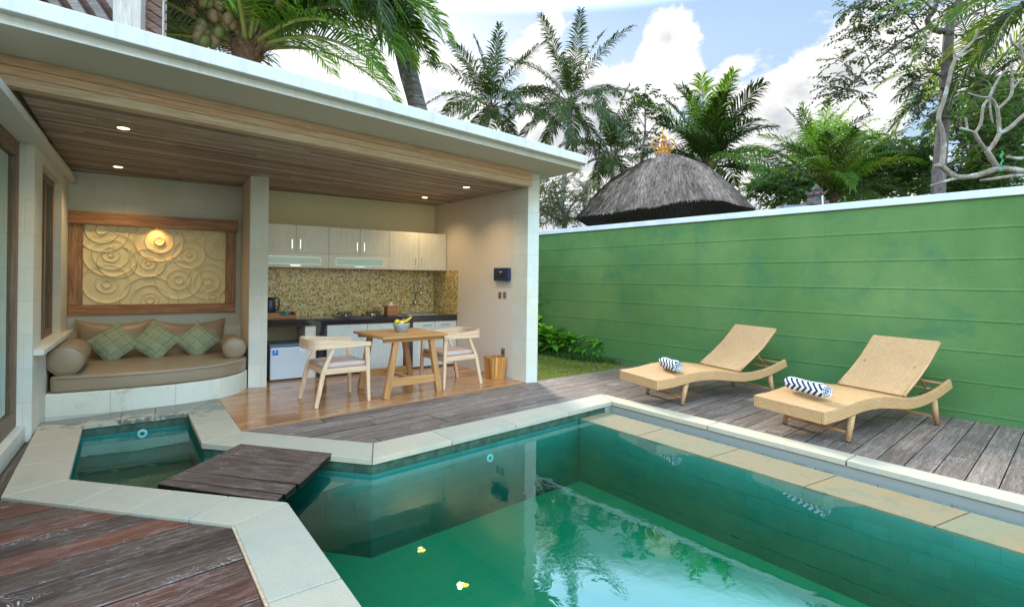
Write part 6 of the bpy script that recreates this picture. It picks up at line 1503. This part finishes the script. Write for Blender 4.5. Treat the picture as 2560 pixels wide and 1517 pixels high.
for k in range(12):
    a = k * 2 * pi / 12; M = Matrix.Rotation(a, 4, 'Z')
    for z0, rr, hh in ((.18, .22, .14), (.30, .17, .12)): q.add([M @ V(v) for v in ((rr, -.04, z0), (rr, .04, z0), (rr + .07, 0, z0 + hh), (rr - .05, 0, z0 + .03))], [(0, 1, 2), (1, 3, 2), (3, 0, 2)])
q.build('finial_crown', MT['gold'], fn)
for sx_ in (-1, 1):
    q = MB(); pts = []
    for i in range(17):
        t = i / 16; a = -1.9 + 4.4 * t; pts.append(V((sx_ * (.26 + .125 * cos(a)), -.02, .44 + .125 * sin(a))))
    q.tube(pts, [.028 * (1 - .35 * abs(i / 16 - .5) * 2) for i in range(17)], 8); q.build('finial_scroll', MT['gold'], fn, smooth=True)
q = MB(); q.tube([V((-.20, -.03, .57)), V((-.08, -.03, .60)), V((.0, -.03, .66)), V((.08, -.03, .60)), V((.09, -.03, .48)), V((.04, -.03, .38))], [.015, .03, .035, .04, .035, .02], 8); q.build('finial_flame', MT['gold'], fn, smooth=True)
q = MB(); q.tube([V((.0, 0, .60)), V((-.01, 0, .70)), V((-.03, 0, .80)), V((-.035, 0, .88))], [.05, .035, .02, .004], 8); q.build('finial_spike', MT['gold'], fn, smooth=True)
q = MB(); q.ball((0, -.14, .50), .055, .03, .04, 10, 6); q.build('finial_jewel', MT['tealpaint'], fn, smooth=True)
q = MB(); q.lathe([(.012, .34), (.045, .48), (.01, .50)], 8, (0, -.15, 0)); q.build('finial_tongue', MT['redpaint'], fn)

# ---- small shrine top and slab roof seen over the wall
p = at(2040, 507, 10.5); sh = thing('shrine_top', (p.x, p.y, 0), 0, 'small weathered stone shrine top with red and white painted figure just over the wall', 'shrine')
q = MB(); z = p.z; q.box(-.10, .10, -.10, .10, 0, z - .05); q.box(-.17, .17, -.17, .17, z - .05, z + .02); q.box(-.12, .12, -.12, .12, z + .021, z + .10); q.lathe([(.10, z + .10), (.14, z + .16), (.07, z + .22), (.10, z + .27), (.05, z + .33), (.02, z + .38)], 8)
for k in range(8):
    a = k * pi / 4; q.bar((cos(a) * .10, sin(a) * .10, z + .12), (cos(a) * .22, sin(a) * .22, z + .25), .05, .05, w2=.01, h2=.01)
q.build('carved_stone', MT['stonedark'], sh)
q = MB(); q.ball((.02, -.13, z + .18), .05, .03, .03, 8, 6); q.build('red_paint_spot', MT['redpaint'], sh)
q = MB(); q.bar((.03, -.17, z - .06), (.03, -.16, z + .12), .03, .02); q.build('white_strip', MT['cap'], sh)
p = at(1995, 521, 10.8); sl_ = thing('slab_roof', (p.x, p.y, 0), -.2, 'thin grey slab roof edge left of the shrine top behind the wall', 'roof')
q = MB(); q.box(-.36, .36, -.3, .3, p.z - .04, p.z + .03); q.build('slab', MT['greybase'], sl_); q = MB(); q.box(-.25, .25, -.2, .2, 0, p.z - .041); q.build('slab_base', MT['stonedark'], sl_)

# ---- timber gable over the roof at the upper left
DG = 8.6; gx0, gx1 = at(293, 40, DG).x, at(362, 40, DG).x; gx2 = at(408, 40, DG).x
gb = thing('timber_gable_house', (gx1, DG, 0), 0, 'upper timber gable with whitewashed post and brown slanting boards at the top left corner', 'building')
q = MB(); q.box(gx0 - gx1, 0, -.10, .10, 0, 6.9); q.build('whitewashed_post', MT['gablewhite'], gb, bevel=.01)
q = MB()
for k in range(26):
    z = 3.2 + k * .16; q.bar((.001, .03, z + .10), (gx2 - gx1, .03, z - .10), .03, .15, up=(0, 0, 1))
q.build('slanting_boards', MT['gablebrown'], gb)
q = MB(); q.box(gx2 - gx1 + .001, gx2 - gx1 + .02, -.02, .06, 3, 6.9); q.build('edge_batten', MT['gablewhite'], gb)
q = MB(); q.box(-3.2, gx0 - gx1 - .002, .12, .16, 3.0, 6.9); q.build('back_boards', MT['gablebrown'], gb)
q = MB(); zz_ = 5.3
for k in range(6): q.bar((-2.3 + k * .34, .0, zz_ + .9 - k * .02), (-1.5 + k * .34, .02 * (k % 2), zz_ - .35), .07, .14)
q.bar((-2.2, -.06, 4.9), (-1.75, -.06, 6.9), .12, .26); q.build('braces', MT['gablegrey'], gb, bevel=.006)
q = MB(); q.add([(-4.5, -.6, 6.9), (.9, -.6, 6.9), (.9, 3.6, 6.9), (-4.5, 3.6, 6.9), (-3, 1.3, 8.9), (-.5, 1.3, 8.9)], [(3, 2, 1, 0), (0, 1, 5, 4), (1, 2, 5), (2, 3, 4, 5), (3, 0, 4)]); q.build('thatch_roof', MT['thatch'], gb)

# ---- garden corner: lawn, ground cover, leafy plants
def poly_pts(poly, n, r):
    xs_ = [p[0] for p in poly]; ys_ = [p[1] for p in poly]; out = []
    while len(out) < n:
        x, y = r.uniform(min(xs_), max(xs_)), r.uniform(min(ys_), max(ys_)); ins = False
        for i in range(len(poly)):
            x1, y1 = poly[i][0], poly[i][1]; x2, y2 = poly[i - 1][0], poly[i - 1][1]
            if (y1 > y) != (y2 > y) and x < (x2 - x1) * (y - y1) / (y2 - y1) + x1: ins = not ins
        if ins: out.append((x, y))
    return out
r = random.Random(5)
lawn = [GA, lineX(GA, GB, W0, W1) , lineX(GA, GB, W0, W1) + WD * .35, G(1344, 886)]
lawn = [GA, G(1560, 918.5), G(1545, 911), G(1440, 900), G(1343, 880)]
q = MB()
for x, y in poly_pts(lawn, 5200, r):
    a = r.uniform(0, 2 * pi); h = r.uniform(.012, .032); w_ = V((cos(a), sin(a), 0)) * r.uniform(.004, .008); d = V((r.uniform(-.03, .03), r.uniform(-.03, .03), h)); b_ = V((x, y, -.012)); q.add([b_ - w_, b_ + w_, b_ + d * .7 + w_ * .8, b_ + d], [(0, 1, 2), (0, 2, 3)])
tag(q.build('lawn', MT['grass']), 'short yellowish green grass in the garden corner beside the pillar', 'grass', kind='stuff')
bor = [G(1343, 884), G(1440, 902), G(1545, 912), G(1548, 903), G(1480, 880), G(1343, 862)]
q = MB()
for x, y in poly_pts(bor, 2600, r):
    a = r.uniform(0, 2 * pi); h = r.uniform(.05, .14); w_ = V((cos(a), sin(a), 0)) * .006; d = V((r.uniform(-.09, .09), r.uniform(-.09, .09), h)); b_ = V((x, y, -.012)); q.add([b_ - w_, b_ + w_, b_ + d * .6 + w_, b_ + d * .6 - w_, b_ + d + V((d.x, d.y, -.02))], [(0, 1, 2, 3), (3, 2, 4)])
tag(q.build('border_grass', MT['border']), 'dark tufted border grass between the lawn and the leafy plants', 'grass', kind='stuff')
def plant(px, py, h, spread, nst, label, seed, LL=.20, LW=.075, mat='plant'):
    LL *= 1.25; LW *= 1.5; nst = int(nst * 1.35); h *= 1.08
    b_ = G(px, py, -.01); r = random.Random(seed); o = thing('leafy_plant', tuple(b_), 0, label, 'plant', 'leafy plants along the foot of the green wall'); q = MB(); st = MB()
    for k in range(nst):
        a = r.uniform(0, 2 * pi); tip = V((cos(a) * spread * r.uniform(.2, 1), sin(a) * spread * r.uniform(.2, 1), h * r.uniform(.55, 1.05))); b0 = V((cos(a) * spread * .15, sin(a) * spread * .15, 0)); mid = b0.lerp(tip, .5) + V((-tip.x, -tip.y, 0)) * .12
        st.tube([b0, mid, tip], [.007, .006, .004], 5, caps=False); n = r.randint(5, 8)
        for j in range(n):
            f = .35 + .65 * (j + 1) / n; p = (b0.lerp(mid, f * 2) if f < .5 else mid.lerp(tip, f * 2 - 1)); aa = a + j * 2.4 + r.uniform(-.3, .3); el = r.uniform(-.2, .7); d = V((cos(aa) * cos(el), sin(aa) * cos(el), sin(el)))
            L_ = LL * r.uniform(.7, 1.2); s_ = d.cross(V((0, 0, 1))).normalized(); n_ = s_.cross(d); rows = []
            for i in range(6):
                t = i / 5; c = p + d * L_ * t + n_ * (-.35 * L_ * t * t) + V((0, 0, .10 * L_ * t)); w_ = LW * .5 * sin(pi * min(.98, t * .92 + .06)) ** .8 * (1 if i < 5 else .08); rows += [c - s_ * w_ + n_ * w_ * .35, c, c + s_ * w_ + n_ * w_ * .35]
            q.add(rows, [(i * 3 + k2, i * 3 + k2 + 1, i * 3 + k2 + 4, i * 3 + k2 + 3) for i in range(5) for k2 in range(2)])
    q.build('leaves', MT[mat], o, smooth=True); st.build('stems', MT['rachis'], o); return o
plant(1354, 872, 1.0, .34, 13, 'tallest leafy plant right against the corner pillar', 1, .24, .09)
plant(1402, 870, .92, .26, 11, 'tall upright leafy plant one step right of the pillar', 2, .20, .07)
plant(1368, 880, .50, .30, 10, 'broad leaved plant in front of the two tall plants', 3, .26, .11)
plant(1398, 884, .34, .26, 9, 'low glossy plant in the middle of the garden corner', 4, .22, .09)
plant(1440, 886, .36, .30, 12, 'spreading bright leaved plant midway along the garden bed', 5, .24, .08)
plant(1475, 890, .34, .26, 10, 'low plant with upright pale leaves right of the bed middle', 6, .22, .07)
plant(1508, 896, .36, .26, 11, 'last clump of bright leaves before the first lounger', 7, .22, .07)
plant(1346, 850, .60, .3, 8, 'rearmost dark leafy plant tucked behind the pillar', 8, .2, .08)
p = G(1541, 908); st_ = thing('garden_stone', (p.x, p.y, -.012), .4, 'small dark stone at the tip of the garden bed', 'stone'); q = MB(); q.ball((0, 0, .03), .075, .05, .045, 10, 7); q.v = [v + V((mnoise.noise(v * 20) * .012,) * 3) for v in q.v]; q.build('stone_body', MT['stonedark'], st_, smooth=True)
